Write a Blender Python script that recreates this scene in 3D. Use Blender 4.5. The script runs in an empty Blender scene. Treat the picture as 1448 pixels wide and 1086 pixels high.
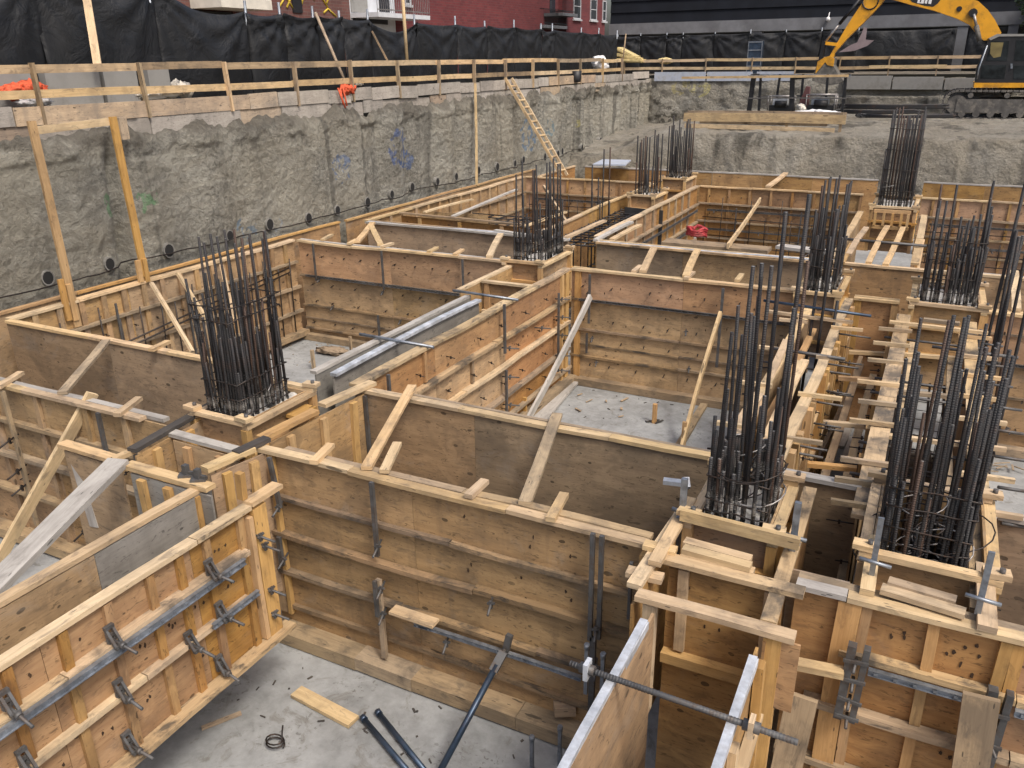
import bpy, bmesh, math, random
from mathutils import Vector, Matrix, noise
random.seed(7)
sc = bpy.context.scene
V = Vector
R = math.radians
T = 1.91          # top of the formwork
F = -0.38         # pit floor
CAMZ = 5.55
# ------------------------------------------------------------------ camera
PX, PY, PF = 724.0, 543.0, 1159.51
_p, _y, _r = R(21.519), R(-26.993), R(-0.738)
FW = V((math.sin(_y)*math.cos(_p), math.cos(_y)*math.cos(_p), -math.sin(_p)))
_rt = V((math.cos(_y), -math.sin(_y), 0)); _up = _rt.cross(FW)
RT = _rt*math.cos(_r) + _up*math.sin(_r); UP = -_rt*math.sin(_r) + _up*math.cos(_r)
CAM = V((0, 0, CAMZ))
def ray(u, v): return FW + RT*((u-PX)/PF) - UP*((v-PY)/PF)
def atz(u, v, z):
    d = ray(u, v); return CAM + d*((z-CAMZ)/d.z)
def atx(u, v, x):
    d = ray(u, v); return CAM + d*(x/d.x)
def aty(u, v, y):
    d = ray(u, v); return CAM + d*(y/d.y)
cam = bpy.data.cameras.new('camera'); camo = bpy.data.objects.new('camera', cam)
sc.collection.objects.link(camo)
camo.matrix_world = Matrix(((RT.x, UP.x, -FW.x, 0), (RT.y, UP.y, -FW.y, 0), (RT.z, UP.z, -FW.z, CAMZ), (0, 0, 0, 1)))
cam.sensor_width = 36; cam.lens = 36*PF/1448; cam.clip_end = 2000; cam.clip_start = 0.05
sc.camera = camo
# ------------------------------------------------------------------ light
w = bpy.data.worlds.new('World'); sc.world = w; w.use_nodes = True
nt = w.node_tree; bg = nt.nodes['Background']
sky = nt.nodes.new('ShaderNodeTexSky'); sky.sky_type = 'NISHITA'; sky.sun_disc = False
SE, SA = R(55), R(120)
sky.sun_elevation = SE; sky.sun_rotation = SA
sky.air_density = 1.0; sky.dust_density = 6.0; sky.ozone_density = 0.6
nt.links.new(sky.outputs[0], bg.inputs[0]); bg.inputs[1].default_value = 0.135
sl = bpy.data.lights.new('sun', 'SUN'); sl.energy = 1.5; sl.angle = R(11); sl.color = (1, .955, .89)
so = bpy.data.objects.new('sun', sl); sc.collection.objects.link(so)
sd = V((math.sin(SA)*math.cos(SE), math.cos(SA)*math.cos(SE), math.sin(SE)))
so.rotation_euler = sd.to_track_quat('Z', 'Y').to_euler(); so.location = (0, -20, 40)
sc.view_settings.view_transform = 'Standard'; sc.view_settings.look = 'None'
sc.view_settings.exposure = 0.50; sc.view_settings.gamma = 1
# ------------------------------------------------------------------ materials
class NT:
    def __init__(s, name):
        s.m = bpy.data.materials.new(name); s.m.use_nodes = True
        s.t = s.m.node_tree; s.b = s.t.nodes['Principled BSDF']
    def n(s, typ, **k):
        nd = s.t.nodes.new('ShaderNode'+typ)
        for a, b in k.items(): setattr(nd, a, b)
        return nd
    def l(s, a, b): s.t.links.new(a, b)
    def math(s, op, a, b=None, c=None):
        nd = s.n('Math', operation=op)
        for i, x in enumerate((a, b, c)):
            if x is None: continue
            if isinstance(x, (int, float)): nd.inputs[i].default_value = x
            else: s.l(x, nd.inputs[i])
        return nd.outputs[0]
    def ramp(s, fac, pts):
        nd = s.n('ValToRGB'); e = nd.color_ramp.elements
        while len(e) < len(pts): e.new(.5)
        for i, (p, c) in enumerate(pts):
            e[i].position = p; e[i].color = (*c, 1) if not isinstance(c, (int, float)) else (c, c, c, 1)
        s.l(fac, nd.inputs[0]); return nd.outputs[0]
    def mix(s, fac, a, b, blend='MIX'):
        nd = s.n('Mix', data_type='RGBA', blend_type=blend)
        for i, x in ((0, fac), (6, a), (7, b)):
            if isinstance(x, (int, float)): nd.inputs[i].default_value = x
            elif isinstance(x, tuple): nd.inputs[i].default_value = (*x, 1)
            else: s.l(x, nd.inputs[i])
        return nd.outputs[2]
    def noise(s, vec, scale, detail=4, rough=.55, dist=0, col=False):
        nd = s.n('TexNoise'); nd.inputs['Scale'].default_value = scale; nd.inputs['Detail'].default_value = detail
        nd.inputs['Roughness'].default_value = rough; nd.inputs['Distortion'].default_value = dist
        s.l(vec, nd.inputs['Vector']); return nd.outputs[1 if col else 0]
    def mapping(s, vec, scale):
        nd = s.n('Mapping'); nd.inputs['Scale'].default_value = scale; s.l(vec, nd.inputs['Vector']); return nd.outputs[0]
    def bump(s, h, strength, dist=.01):
        nd = s.n('Bump'); nd.inputs['Strength'].default_value = strength; nd.inputs['Distance'].default_value = dist
        s.l(h, nd.inputs['Height']); s.l(nd.outputs[0], s.b.inputs['Normal'])
    def col(s, c):
        if isinstance(c, tuple): s.b.inputs['Base Color'].default_value = (*c, 1)
        else: s.l(c, s.b.inputs['Base Color'])
    def rough(s, v): s.b.inputs['Roughness'].default_value = v

def wood(name, c1, c2, stain=.35, stain_col=(.05, .04, .032), knots=.5, ply=False, rough=.8, vary=.3, dirt=.5, streak=0, resid=.28):
    m = NT(name)
    tc = m.n('TexCoord'); oi = m.n('ObjectInfo')
    off = m.n('VectorMath', operation='ADD'); m.l(tc.outputs['UV'], off.inputs[0])
    mul = m.math('MULTIPLY', oi.outputs['Random'], 53.0)
    cmb = m.n('CombineXYZ'); m.l(mul, cmb.inputs[0]); m.l(mul, cmb.inputs[1]); m.l(cmb.outputs[0], off.inputs[1])
    uv = off.outputs[0]
    g1 = m.noise(m.mapping(uv, (1.6, 26 if not ply else 14, 1)), 1.0, 5, .62, .6)
    g2 = m.noise(m.mapping(uv, (.5, 5 if not ply else 2.2, 1)), 1.0, 3, .5, .8)
    g0 = m.noise(m.mapping(uv, (5, 85 if not ply else 60, 1)), 1.0, 3, .6, .2)
    g = m.math('ADD', m.math('ADD', m.math('MULTIPLY', g1, .45), m.math('MULTIPLY', g2, .3)), m.math('MULTIPLY', g0, .25))
    c = m.ramp(g, [(.37, c2), (.62, c1)])
    # knots
    vo = m.n('TexVoronoi', feature='F1'); vo.inputs['Scale'].default_value = 1.0
    jit = m.noise(uv, 9, 2, .5, 0, True)
    jv = m.n('VectorMath', operation='MULTIPLY_ADD'); m.l(jit, jv.inputs[0]); jv.inputs[1].default_value = (.05, .03, 0); m.l(uv, jv.inputs[2])
    m.l(m.mapping(jv.outputs[0], (4.6, 8.5, 1) if ply else (1.7, 9, 1)), vo.inputs['Vector'])
    sep = m.n('SeparateColor'); m.l(vo.outputs['Color'], sep.inputs[0])
    thr = m.math('MULTIPLY', m.math('MULTIPLY', m.math('GREATER_THAN', sep.outputs[0], 1-knots), sep.outputs[1]), .20 if ply else .18)
    kn = m.math('LESS_THAN', vo.outputs['Distance'], thr)
    c = m.mix(m.math('MULTIPLY', kn, .85), c, tuple(x*.22 for x in c2))
    # stains: handling dirt, form oil and old concrete
    s1 = m.noise(uv, 1.3 if ply else 1.8, 6, .62, .4)
    sf = m.ramp(s1, [(.47, 0.0), (.62, 1.0)])
    c = m.mix(m.math('MULTIPLY', sf, stain), c, stain_col)
    s2 = m.noise(m.mapping(uv, (3.5, 9, 1)), 1.0, 6, .7, .7)
    df = m.ramp(s2, [(.54, 0.0), (.66, 1.0)])
    c = m.mix(m.math('MULTIPLY', df, dirt), c, stain_col)
    if ply:   # short scratches and torn veneer
        s3 = m.noise(m.mapping(uv, (9, 30, 1)), 1.0, 3, .6, 1.4)
        c = m.mix(m.math('MULTIPLY', m.ramp(s3, [(.60, 0.0), (.66, 1.0)]), .65), c, tuple(x*.3 for x in c2))
        s4 = m.noise(m.mapping(uv, (2.0, 4.5, 1)), 1.0, 4, .6, .9)
        c = m.mix(m.math('MULTIPLY', m.ramp(s4, [(.58, 0.0), (.64, 1.0)]), .28), c, tuple(min(1, x*1.35) for x in c1))
    if streak:
        s5 = m.noise(m.mapping(uv, (7, .7, 1)), 1.0, 4, .6, .3)
        c = m.mix(m.math('MULTIPLY', m.ramp(s5, [(.5, 0.0), (.7, 1.0)]), streak), c, stain_col)
    if ply:   # dried concrete residue
        s6 = m.noise(m.mapping(uv, (1.1, 1.6, 1)), 1.0, 7, .72, .6)
        c = m.mix(m.math('MULTIPLY', m.ramp(s6, [(.55, 0.0), (.66, 1.0)]), resid), c, (.33, .30, .26))
    else:     # nail heads
        vn = m.n('TexVoronoi', feature='F1'); vn.inputs['Scale'].default_value = 1.0; m.l(m.mapping(uv, (3.2, 16, 1)), vn.inputs['Vector'])
        c = m.mix(m.math('MULTIPLY', m.math('LESS_THAN', vn.outputs['Distance'], .075), .8), c, (.03, .026, .022))
    hsv = m.n('HueSaturation'); m.l(c, hsv.inputs['Color'])
    m.l(m.math('ADD', m.math('MULTIPLY', oi.outputs['Random'], vary), 1-vary*.55), hsv.inputs['Value'])
    r2 = m.math('FRACT', m.math('MULTIPLY', oi.outputs['Random'], 7.13))
    m.l(m.math('ADD', m.math('MULTIPLY', r2, .010), .495), hsv.inputs['Hue'])
    m.l(m.math('ADD', m.math('MULTIPLY', m.math('FRACT', m.math('MULTIPLY', oi.outputs['Random'], 13.7)), .22), .84), hsv.inputs['Saturation'])
    m.col(hsv.outputs[0]); m.rough(rough); m.bump(m.math('ADD', g1, m.math('MULTIPLY', kn, -.5)), .35, .006)
    return m.m
M = {}
M['lumber'] = wood('lumber', (.65, .475, .27), (.43, .295, .15), .38, (.15, .115, .08), .35, dirt=.6)
M['lumber_dirty'] = wood('lumber_dirty', (.54, .39, .22), (.34, .235, .125), .85, (.06, .052, .044), .35, dirt=.8)
M['lumber_old'] = wood('lumber_old', (.40, .295, .18), (.245, .175, .105), .6, (.10, .08, .06), .4, dirt=.65)
M['lumber_dark'] = wood('lumber_dark', (.06, .052, .046), (.03, .027, .025), .4, (.10, .08, .06), .3)
M['lumber_gold'] = wood('lumber_gold', (.56, .34, .125), (.38, .215, .07), .28, (.14, .085, .04), .35, dirt=.45)
M['ply_orange'] = wood('ply_orange', (.42, .225, .08), (.295, .145, .048), .42, (.15, .08, .034), .85, True, .72, dirt=.5, resid=.12)
M['ply_pale'] = wood('ply_pale', (.55, .36, .18), (.385, .245, .115), .5, (.17, .12, .07), .7, True, .75, dirt=.55, resid=.2, streak=.2)
M['ledge'] = wood('ledge', (.31, .21, .115), (.19, .128, .068), .9, (.055, .045, .034), .4, dirt=.9)
M['lumber_grey'] = wood('lumber_grey', (.47, .44, .40), (.32, .30, .27), .45, (.19, .17, .15), .25, dirt=.5)
M['ply'] = wood('ply', (.42, .24, .082), (.285, .145, .046), .5, (.13, .07, .03), .5, True, .7, dirt=.5, resid=.12)
M['ply_red'] = wood('ply_red', (.48, .285, .14), (.345, .19, .09), .42, (.16, .10, .06), .9, True, .75, dirt=.45, resid=.15)
M['ply_tan'] = wood('ply_tan', (.44, .285, .14), (.29, .18, .085), .55, (.13, .09, .055), .55, True, .75, dirt=.55, streak=.28)
M['ply_in'] = wood('ply_in', (.37, .26, .15), (.245, .168, .096), .55, (.13, .097, .065), .7, True, .6, dirt=.5, streak=.15)
M['ply_grey'] = wood('ply_grey', (.27, .255, .225), (.19, .178, .158), .5, (.12, .11, .095), .2, True, .6, dirt=.3, streak=.3)
M['lagging'] = wood('lagging', (.47, .355, .24), (.33, .245, .165), .6, (.17, .145, .12), .3, True, .9, dirt=.6, vary=.45, streak=.35)
M['lagging_grey'] = wood('lagging_grey', (.44, .40, .345), (.33, .295, .255), .5, (.19, .175, .155), .2, True, .9, dirt=.5, vary=.3, streak=.4)

def metal(name, c, rough=.5, met=.8, rust=0, rc=(.12, .05, .025), scale=6):
    m = NT(name); tc = m.n('TexCoord'); n = m.noise(tc.outputs['Object'], scale, 6, .65)
    c1 = m.mix(m.ramp(n, [(.3, 0.0), (.7, 1.0)]), tuple(x*.6 for x in c), tuple(min(1, x*1.25) for x in c))
    if rust:
        n2 = m.noise(tc.outputs['Object'], scale*2.2, 6, .7)
        c1 = m.mix(m.math('MULTIPLY', m.ramp(n2, [(.48, 0.0), (.62, 1.0)]), rust), c1, rc)
    m.col(c1); m.b.inputs['Metallic'].default_value = met
    m.l(m.ramp(n, [(.3, rough*.75), (.7, min(1, rough*1.25))]), m.b.inputs['Roughness'])
    m.bump(n, .2, .004); return m.m
M['steel'] = metal('steel', (.12, .12, .12), .6, .45, .5, (.10, .065, .042))
M['knot'] = None
M['galv'] = metal('galv', (.30, .33, .37), .5, .75, .35, (.10, .09, .085))
M['galv_light'] = metal('galv_light', (.58, .61, .65), .5, .35, .3, (.30, .29, .28))
M['blue_steel'] = metal('blue_steel', (.055, .085, .13), .4, .6, .15)
M['black_metal'] = metal('black_metal', (.02, .021, .024), .5, .4, .15, (.06, .05, .04))
M['wire'] = metal('wire', (.045, .042, .04), .5, .7, .5, (.10, .05, .03), 20)
M['wire_bright'] = metal('wire_bright', (.35, .34, .33), .45, .6, .3)
def rebar_mat():
    m = NT('rebar'); tc = m.n('TexCoord'); oi = m.n('ObjectInfo')
    n = m.noise(tc.outputs['Object'], 5, 5, .7)
    c = m.mix(m.math('MULTIPLY', m.ramp(n, [(.5, 0.0), (.68, 1.0)]), .5), (.03, .03, .032), (.08, .043, .026))
    r = m.math('GREATER_THAN', oi.outputs['Random'], .86)
    c = m.mix(m.math('MULTIPLY', r, .5), c, (.10, .052, .03))
    sp = m.n('SeparateXYZ'); m.l(tc.outputs['UV'], sp.inputs[0])   # cement splashed over the bar feet
    n2 = m.noise(tc.outputs['Object'], 16, 5, .7)
    k = m.math('MULTIPLY', m.math('LESS_THAN', m.math('ADD', sp.outputs[0], m.math('MULTIPLY', n2, .5)), .55), m.ramp(n2, [(.45, 0.0), (.55, 1.0)]))
    c = m.mix(m.math('MULTIPLY', k, .7), c, (.34, .33, .31))
    m.col(c); m.b.inputs['Metallic'].default_value = .3; m.rough(.6)
    wv = m.n('TexWave', bands_direction='X'); wv.inputs['Scale'].default_value = 16; wv.inputs['Distortion'].default_value = 1
    m.l(tc.outputs['UV'], wv.inputs['Vector']); m.bump(wv.outputs[1], .5, .005); return m.m
M['rebar'] = rebar_mat()

def plain(name, c, rough=.6, var=.25, scale=4, met=0, bump=.1, dirt=None, dscale=3, spec=None):
    m = NT(name); tc = m.n('TexCoord'); n = m.noise(tc.outputs['Object'], scale, 6, .6)
    k = m.ramp(n, [(.3, tuple(x*(1-var) for x in c)), (.7, tuple(min(1, x*(1+var)) for x in c))])
    if dirt:
        k = m.mix(m.math('MULTIPLY', m.ramp(m.noise(tc.outputs['Object'], dscale, 7, .68), [(.48, 0.0), (.66, 1.0)]), .7), k, dirt)
    m.col(k); m.rough(rough); m.b.inputs['Metallic'].default_value = met
    if spec is not None: m.b.inputs['Specular IOR Level'].default_value = spec
    if bump: m.bump(n, bump, .01)
    return m.m
M['yellow'] = plain('yellow', (.72, .34, .018), .4, .12, 2, dirt=(.16, .09, .03), dscale=1.6)
M['excavator_grey'] = plain('excavator_grey', (.10, .095, .085), .8, .3, 6, dirt=(.22, .20, .17))
M['track'] = plain('track', (.085, .08, .075), .85, .35, 5, dirt=(.25, .225, .19), bump=.4)
M['black'] = plain('black', (.015, .015, .017), .5, .3)
M['knot'] = plain('knot', (.045, .024, .012), .8, .4, 30)
M['white'] = plain('white', (.72, .72, .72), .6, .08, 3)
M['orange'] = plain('orange', (.60, .095, .035), .75, .4, 22, bump=.5)
M['red'] = plain('red', (.36, .03, .035), .6, .4, 12, dirt=(.12, .06, .05))
M['cream'] = plain('cream', (.62, .58, .50), .7, .12, 3)
M['bag_yellow'] = plain('bag_yellow', (.52, .42, .20), .75, .35, 6, bump=.6)
M['sheet_blue'] = plain('sheet_blue', (.40, .44, .52), .55, .25, 3, dirt=(.28, .27, .25), bump=.3)
M['cladding'] = plain('cladding', (.009, .011, .016), .7, .3, 1, spec=.2)
M['bldg_concrete'] = plain('bldg_concrete', (.155, .16, .172), .85, .2, 1.5, dirt=(.10, .10, .105), dscale=.8)
M['glass'] = plain('glass', (.03, .035, .045), .12, .2, 1, bump=0)
M['cab_glass'] = plain('cab_glass', (.018, .022, .024), .25, .8, 2.5, bump=0, spec=.25)
M['olive'] = plain('olive', (.17, .135, .05), .7, .3)
M['frame_white'] = plain('frame_white', (.45, .46, .48), .6, .1)
M['bldg_white'] = plain('bldg_white', (.55, .57, .60), .7, .12, 2)
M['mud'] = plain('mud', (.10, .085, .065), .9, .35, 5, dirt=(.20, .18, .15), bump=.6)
M['laitance'] = plain('laitance', (.50, .485, .45), .9, .35, 14, bump=.8, dirt=(.2, .17, .13), dscale=11)
M['paint_grey'] = plain('paint_grey', (.27, .265, .25), .8, .15, 2, dirt=(.16, .15, .135), dscale=2)
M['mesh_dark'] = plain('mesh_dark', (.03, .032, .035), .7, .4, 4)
M['fabric_mauve'] = plain('fabric_mauve', (.24, .19, .20), .8, .2, 3)
M['bark'] = plain('bark', (.10, .075, .05), .9, .3, 8, bump=.6)
M['leaf'] = plain('leaf', (.055, .09, .045), .7, .5, 2, bump=0)
M['grafitti'] = plain('grafitti', (.55, .40, .04), .7, .2)

def brick(name, c1, c2, mortar):
    m = NT(name); tc = m.n('TexCoord'); uv = tc.outputs['UV']
    b = m.n('TexBrick'); b.inputs['Scale'].default_value = 1.0; b.inputs['Brick Width'].default_value = .42; b.inputs['Row Height'].default_value = .14
    b.inputs['Mortar Size'].default_value = .012; b.inputs['Color1'].default_value = (*c1, 1); b.inputs['Color2'].default_value = (*c2, 1); b.inputs['Mortar'].default_value = (*mortar, 1)
    m.l(uv, b.inputs['Vector'])
    n = m.noise(uv, .6, 6, .65); k = m.mix(m.math('MULTIPLY', m.ramp(n, [(.4, 0.0), (.7, 1.0)]), .45), b.outputs[0], tuple(x*.5 for x in c1))
    n2 = m.noise(uv, 6, 4, .7); k = m.mix(m.math('MULTIPLY', m.ramp(n2, [(.62, 0.0), (.70, 1.0)]), .35), k, (.30, .17, .16))
    m.col(k); m.rough(.9); m.bump(b.outputs[1], -.4, .01); return m.m
M['brick'] = brick('brick', (.17, .032, .035), (.115, .022, .027), (.12, .055, .055))
M['brick_dull'] = brick('brick_dull', (.15, .06, .05), (.10, .045, .04), (.14, .10, .09))

def shotcrete(name, c1, c2, marks=(), wet=.5, wf=(.9, .9, .07), soil=0):
    m = NT(name); tc = m.n('TexCoord'); o = tc.outputs['Object']
    n1 = m.noise(o, .45, 5, .6, .4); n2 = m.noise(o, 8.5, 9, .74, .5); n7 = m.noise(o, 15, 7, .75, .9); n3 = m.noise(m.mapping(o, (1.2, 1.2, .16)), 1.0, 5, .6)
    c = m.ramp(m.math('ADD', m.math('ADD', m.math('MULTIPLY', n1, .35), m.math('MULTIPLY', n2, .35)), m.math('MULTIPLY', n7, .3)), [(.40, tuple(x*.62 for x in c2)), (.49, tuple((a+b)/2 for a, b in zip(c1, c2))), (.58, c1)])
    c = m.mix(m.math('MULTIPLY', m.ramp(n3, [(.5, 0.0), (.72, 1.0)]), .45), c, tuple(x*.5 for x in c2))
    n8 = m.noise(m.mapping(o, (.5, .28, .5)), 1.0, 4, .6, .8)
    c = m.mix(m.math('MULTIPLY', m.ramp(n8, [(.42, 0.0), (.58, 1.0)]), .45), c, tuple(x*k for x, k in zip(c1, (.82, .77, .69))))
    n9 = m.noise(m.mapping(o, (.25, .25, 2.6)), 1.0, 5, .65, .7)
    c = m.mix(m.math('MULTIPLY', m.ramp(n9, [(.57, 0.0), (.66, 1.0)]), .4), c, tuple(min(1, x*1.25) for x in c1))
    n4 = m.noise(m.mapping(o, wf), 1.0, 4, .6, .2)
    c = m.mix(m.math('MULTIPLY', m.ramp(n4, [(.56, 0.0), (.64, 1.0)]), wet), c, tuple(x*.36 for x in c2))
    geo = m.n('NewGeometry')
    if soil:   # earth slumped over the top of the sprayed concrete
        sz = m.n('SeparateXYZ'); m.l(geo.outputs['Position'], sz.inputs[0])
        e = m.math('ADD', sz.outputs[2], m.math('MULTIPLY', m.noise(o, 1.7, 6, .7, .6), 1.5))
        c = m.mix(m.math('MULTIPLY', m.ramp(m.math('SUBTRACT', e, soil), [(.0, 0.0), (.3, 1.0)]), .75), c, (.135, .12, .095))
    for (p, rad, colr) in marks:
        d = m.n('VectorMath', operation='DISTANCE'); m.l(geo.outputs['Position'], d.inputs[0]); d.inputs[1].default_value = p
        f = m.math('SUBTRACT', 1.0, m.math('DIVIDE', d.outputs['Value'], rad)); f = m.math('MAXIMUM', f, 0.0)
        pn = m.noise(geo.outputs['Position'], 3.2, 4, .6, .6)
        k = m.ramp(m.math('MULTIPLY', m.math('MINIMUM', m.math('MULTIPLY', f, 3.0), 1.0), pn), [(.50, 0.0), (.54, 1.0)])
        c = m.mix(m.math('MULTIPLY', k, .5), c, colr)
    m.col(c); m.rough(.92)
    vo = m.n('TexVoronoi', feature='SMOOTH_F1'); vo.inputs['Scale'].default_value = 9; m.l(o, vo.inputs['Vector'])
    h = m.math('ADD', m.math('ADD', m.math('MULTIPLY', n2, 1.0), m.math('MULTIPLY', n7, .6)), m.math('MULTIPLY', vo.outputs['Distance'], .4))
    m.bump(h, 1.0, .16); return m.m
def floor_mat():
    m = NT('floor_concrete'); tc = m.n('TexCoord'); o = tc.outputs['Object']
    n1 = m.noise(o, .9, 6, .62, .3); n2 = m.noise(o, 7, 7, .7)
    c = m.ramp(m.math('ADD', m.math('MULTIPLY', n1, .6), m.math('MULTIPLY', n2, .4)), [(.37, (.185, .19, .188)), (.60, (.325, .335, .335))])
    n3 = m.noise(o, 3.2, 8, .75, .8); c = m.mix(m.math('MULTIPLY', m.ramp(n3, [(.56, 0.0), (.66, 1.0)]), .6), c, (.13, .12, .10))
    n5 = m.noise(o, 1.4, 4, .6, .5); n6 = m.noise(o, 16, 5, .7, .5)
    spk = m.math('MULTIPLY', m.ramp(n5, [(.5, 0.0), (.66, .8)]), m.ramp(n6, [(.57, 0.0), (.61, 1.0)]))
    c = m.mix(m.math('MULTIPLY', spk, .85), c, (.06, .055, .045))
    m.col(c); m.rough(.75); m.bump(n2, .3, .02); return m.m
M['floor'] = floor_mat()
M['soil'] = shotcrete('soil', (.30, .265, .21), (.17, .15, .12))
def tarp_mat():
    m = NT('tarp'); tc = m.n('TexCoord'); o = tc.outputs['Object']
    n = m.noise(o, 1.6, 6, .6, 1.0)
    m.col(m.ramp(n, [(.3, (.003, .004, .0055)), (.8, (.008, .0095, .0125))]))
    m.l(m.ramp(m.noise(o, 3, 4), [(.3, .5), (.7, .8)]), m.b.inputs['Roughness'])
    m.bump(n, .6, .10); return m.m
M['tarp'] = tarp_mat()

# ------------------------------------------------------------------ mesh builder
coll = sc.collection
ORG = {}
class MB:
    def __init__(s):
        s.bm = bmesh.new(); s.uv = s.bm.loops.layers.uv.new('UVMap')
    def quad(s, vs, uvs=None):
        f = s.bm.faces.new([s.bm.verts.new(v) for v in vs])
        if uvs:
            for l, q in zip(f.loops, uvs): l[s.uv].uv = q
        return f
    def bar(s, p, q, wd, th, up=(0, 0, 1), roll=0):
        p, q, up = V(p), V(q), V(up)
        d = q-p; L = d.length; d = d/L
        if abs(d.dot(up)) > .97: up = V((1, 0, 0)) if abs(d.x) < .9 else V((0, 1, 0))
        sd = d.cross(up).normalized(); u2 = sd.cross(d).normalized()
        if roll:
            rm = Matrix.Rotation(roll, 3, d); sd = rm @ sd; u2 = rm @ u2
        a, b = sd*(wd/2), u2*(th/2)
        ou, ov = random.random()*9, random.random()*9
        n = 1 if L < 1.1 or wd > .4 or th > .4 else min(6, int(L/.55)); bw = (random.gauss(0, .0035), random.gauss(0, .0045)) if n > 1 else (0, 0)
        rings = []
        for k in range(n+1):
            t = k/n; e = 4*t*(1-t); c = p+d*(L*t)+sd*(e*bw[0]*min(L, 3))+u2*(e*bw[1]*min(L, 3))
            if n > 1 and 0 < k < n: c += sd*random.gauss(0, .0022)+u2*random.gauss(0, .0015)
            rings.append([s.bm.verts.new(x) for x in (c-a-b, c+a-b, c+a+b, c-a+b)])
        per = [0, wd, wd+th, 2*wd+th]
        for k in range(n):
            r0, r1 = rings[k], rings[k+1]; u0, u1 = ou+L*k/n, ou+L*(k+1)/n
            for h, (i, j, ww) in enumerate(((0, 1, wd), (1, 2, th), (2, 3, wd), (3, 0, th))):
                f = s.bm.faces.new((r0[i], r0[j], r1[j], r1[i])); v0 = per[h]+ov
                for l, c in zip(f.loops, ((u0, v0), (u0, v0+ww), (u1, v0+ww), (u1, v0))): l[s.uv].uv = c
        for f in (s.bm.faces.new(rings[0][::-1]), s.bm.faces.new(rings[-1])):
            for l, c in zip(f.loops, ((ou, ov), (ou+.02, ov), (ou+.02, ov+wd), (ou, ov+wd))): l[s.uv].uv = c
    def box(s, a, b):     # axis-aligned, grain along the longest side
        a, b = V(a), V(b); c = (a+b)/2; e = [abs(b[i]-a[i]) for i in range(3)]
        i = e.index(max(e)); p = c.copy(); q = c.copy(); p[i] -= e[i]/2; q[i] += e[i]/2
        if i == 2: s.bar(p, q, e[1], e[0], (1, 0, 0))
        elif i == 0: s.bar(p, q, e[1], e[2])
        else: s.bar(p, q, e[0], e[2])
    def slab(s, o, ax, ay, az):   # panel: uv = metres on its big face (ax along, ay up), az = thickness vector
        o, ax, ay, az = V(o), V(ax), V(ay), V(az); X, Y, Zt = ax.length, ay.length, az.length
        vs = [s.bm.verts.new(x) for x in (o, o+ax, o+ax+ay, o+ay, o+az, o+ax+az, o+ax+ay+az, o+ay+az)]
        ou, ov = random.random()*9, random.random()*9
        def fc(ids, uvs):
            f = s.bm.faces.new([vs[i] for i in ids])
            for l, c in zip(f.loops, uvs): l[s.uv].uv = (c[0]+ou, c[1]+ov)
        fc((0, 1, 2, 3), ((0, 0), (X, 0), (X, Y), (0, Y))); fc((4, 7, 6, 5), ((0, 3), (0, 3+Y), (X, 3+Y), (X, 3)))
        fc((0, 4, 5, 1), ((0, 0), (0, Zt), (X, Zt), (X, 0))); fc((3, 2, 6, 7), ((0, Y), (X, Y), (X, Y+Zt), (0, Y+Zt)))
        fc((0, 3, 7, 4), ((0, 0), (0, Y), (Zt, Y), (Zt, 0))); fc((1, 5, 6, 2), ((X, 0), (X+Zt, 0), (X+Zt, Y), (X, Y)))
        bmesh.ops.recalc_face_normals(s.bm, faces=s.bm.faces[-6:])
    def tube(s, pts, r, n=6, cap=True):
        pts = [V(p) for p in pts]; rings = []; L = 0
        for i, p in enumerate(pts):
            d = (pts[min(i+1, len(pts)-1)]-pts[max(i-1, 0)]).normalized()
            up = V((0, 0, 1)) if abs(d.z) < .9 else V((1, 0, 0))
            a = d.cross(up).normalized(); b = a.cross(d)
            rr = r[i] if isinstance(r, (list, tuple)) else r
            if i: L += (pts[i]-pts[i-1]).length
            rings.append((L, [s.bm.verts.new(p+(a*math.cos(2*math.pi*k/n)+b*math.sin(2*math.pi*k/n))*rr) for k in range(n)]))
        for (l0, r0), (l1, r1) in zip(rings, rings[1:]):
            for k in range(n):
                f = s.bm.faces.new((r0[k], r0[(k+1) % n], r1[(k+1) % n], r1[k])); f.smooth = True
                for l, c in zip(f.loops, ((l0, k/n), (l0, (k+1)/n), (l1, (k+1)/n), (l1, k/n))): l[s.uv].uv = c
        if cap:
            s.bm.faces.new(rings[0][1][::-1]); s.bm.faces.new(rings[-1][1])
    def prism(s, poly, th):   # polygon (world points) extruded by the vector th
        th = V(th); n = len(poly)
        a = [s.bm.verts.new(V(p)) for p in poly]; b = [s.bm.verts.new(V(p)+th) for p in poly]
        fs = [s.bm.faces.new(a), s.bm.faces.new(b[::-1])]
        for i in range(n): fs.append(s.bm.faces.new((a[i], b[i], b[(i+1) % n], a[(i+1) % n])))
        bmesh.ops.recalc_face_normals(s.bm, faces=fs)
    def blob(s, c, r, sub=2, amp=.25, fr=1.5, seed=0, squash=(1, 1, 1)):
        g = bmesh.ops.create_icosphere(s.bm, subdivisions=sub, radius=1)
        for v in g['verts']:
            d = v.co.normalized(); k = 1+amp*noise.noise(d*fr+V((seed*3.1, seed, 0)))
            v.co = V(c)+V((d.x*r*k*squash[0], d.y*r*k*squash[1], d.z*r*k*squash[2]))
            for f in v.link_faces: f.smooth = True
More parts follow.
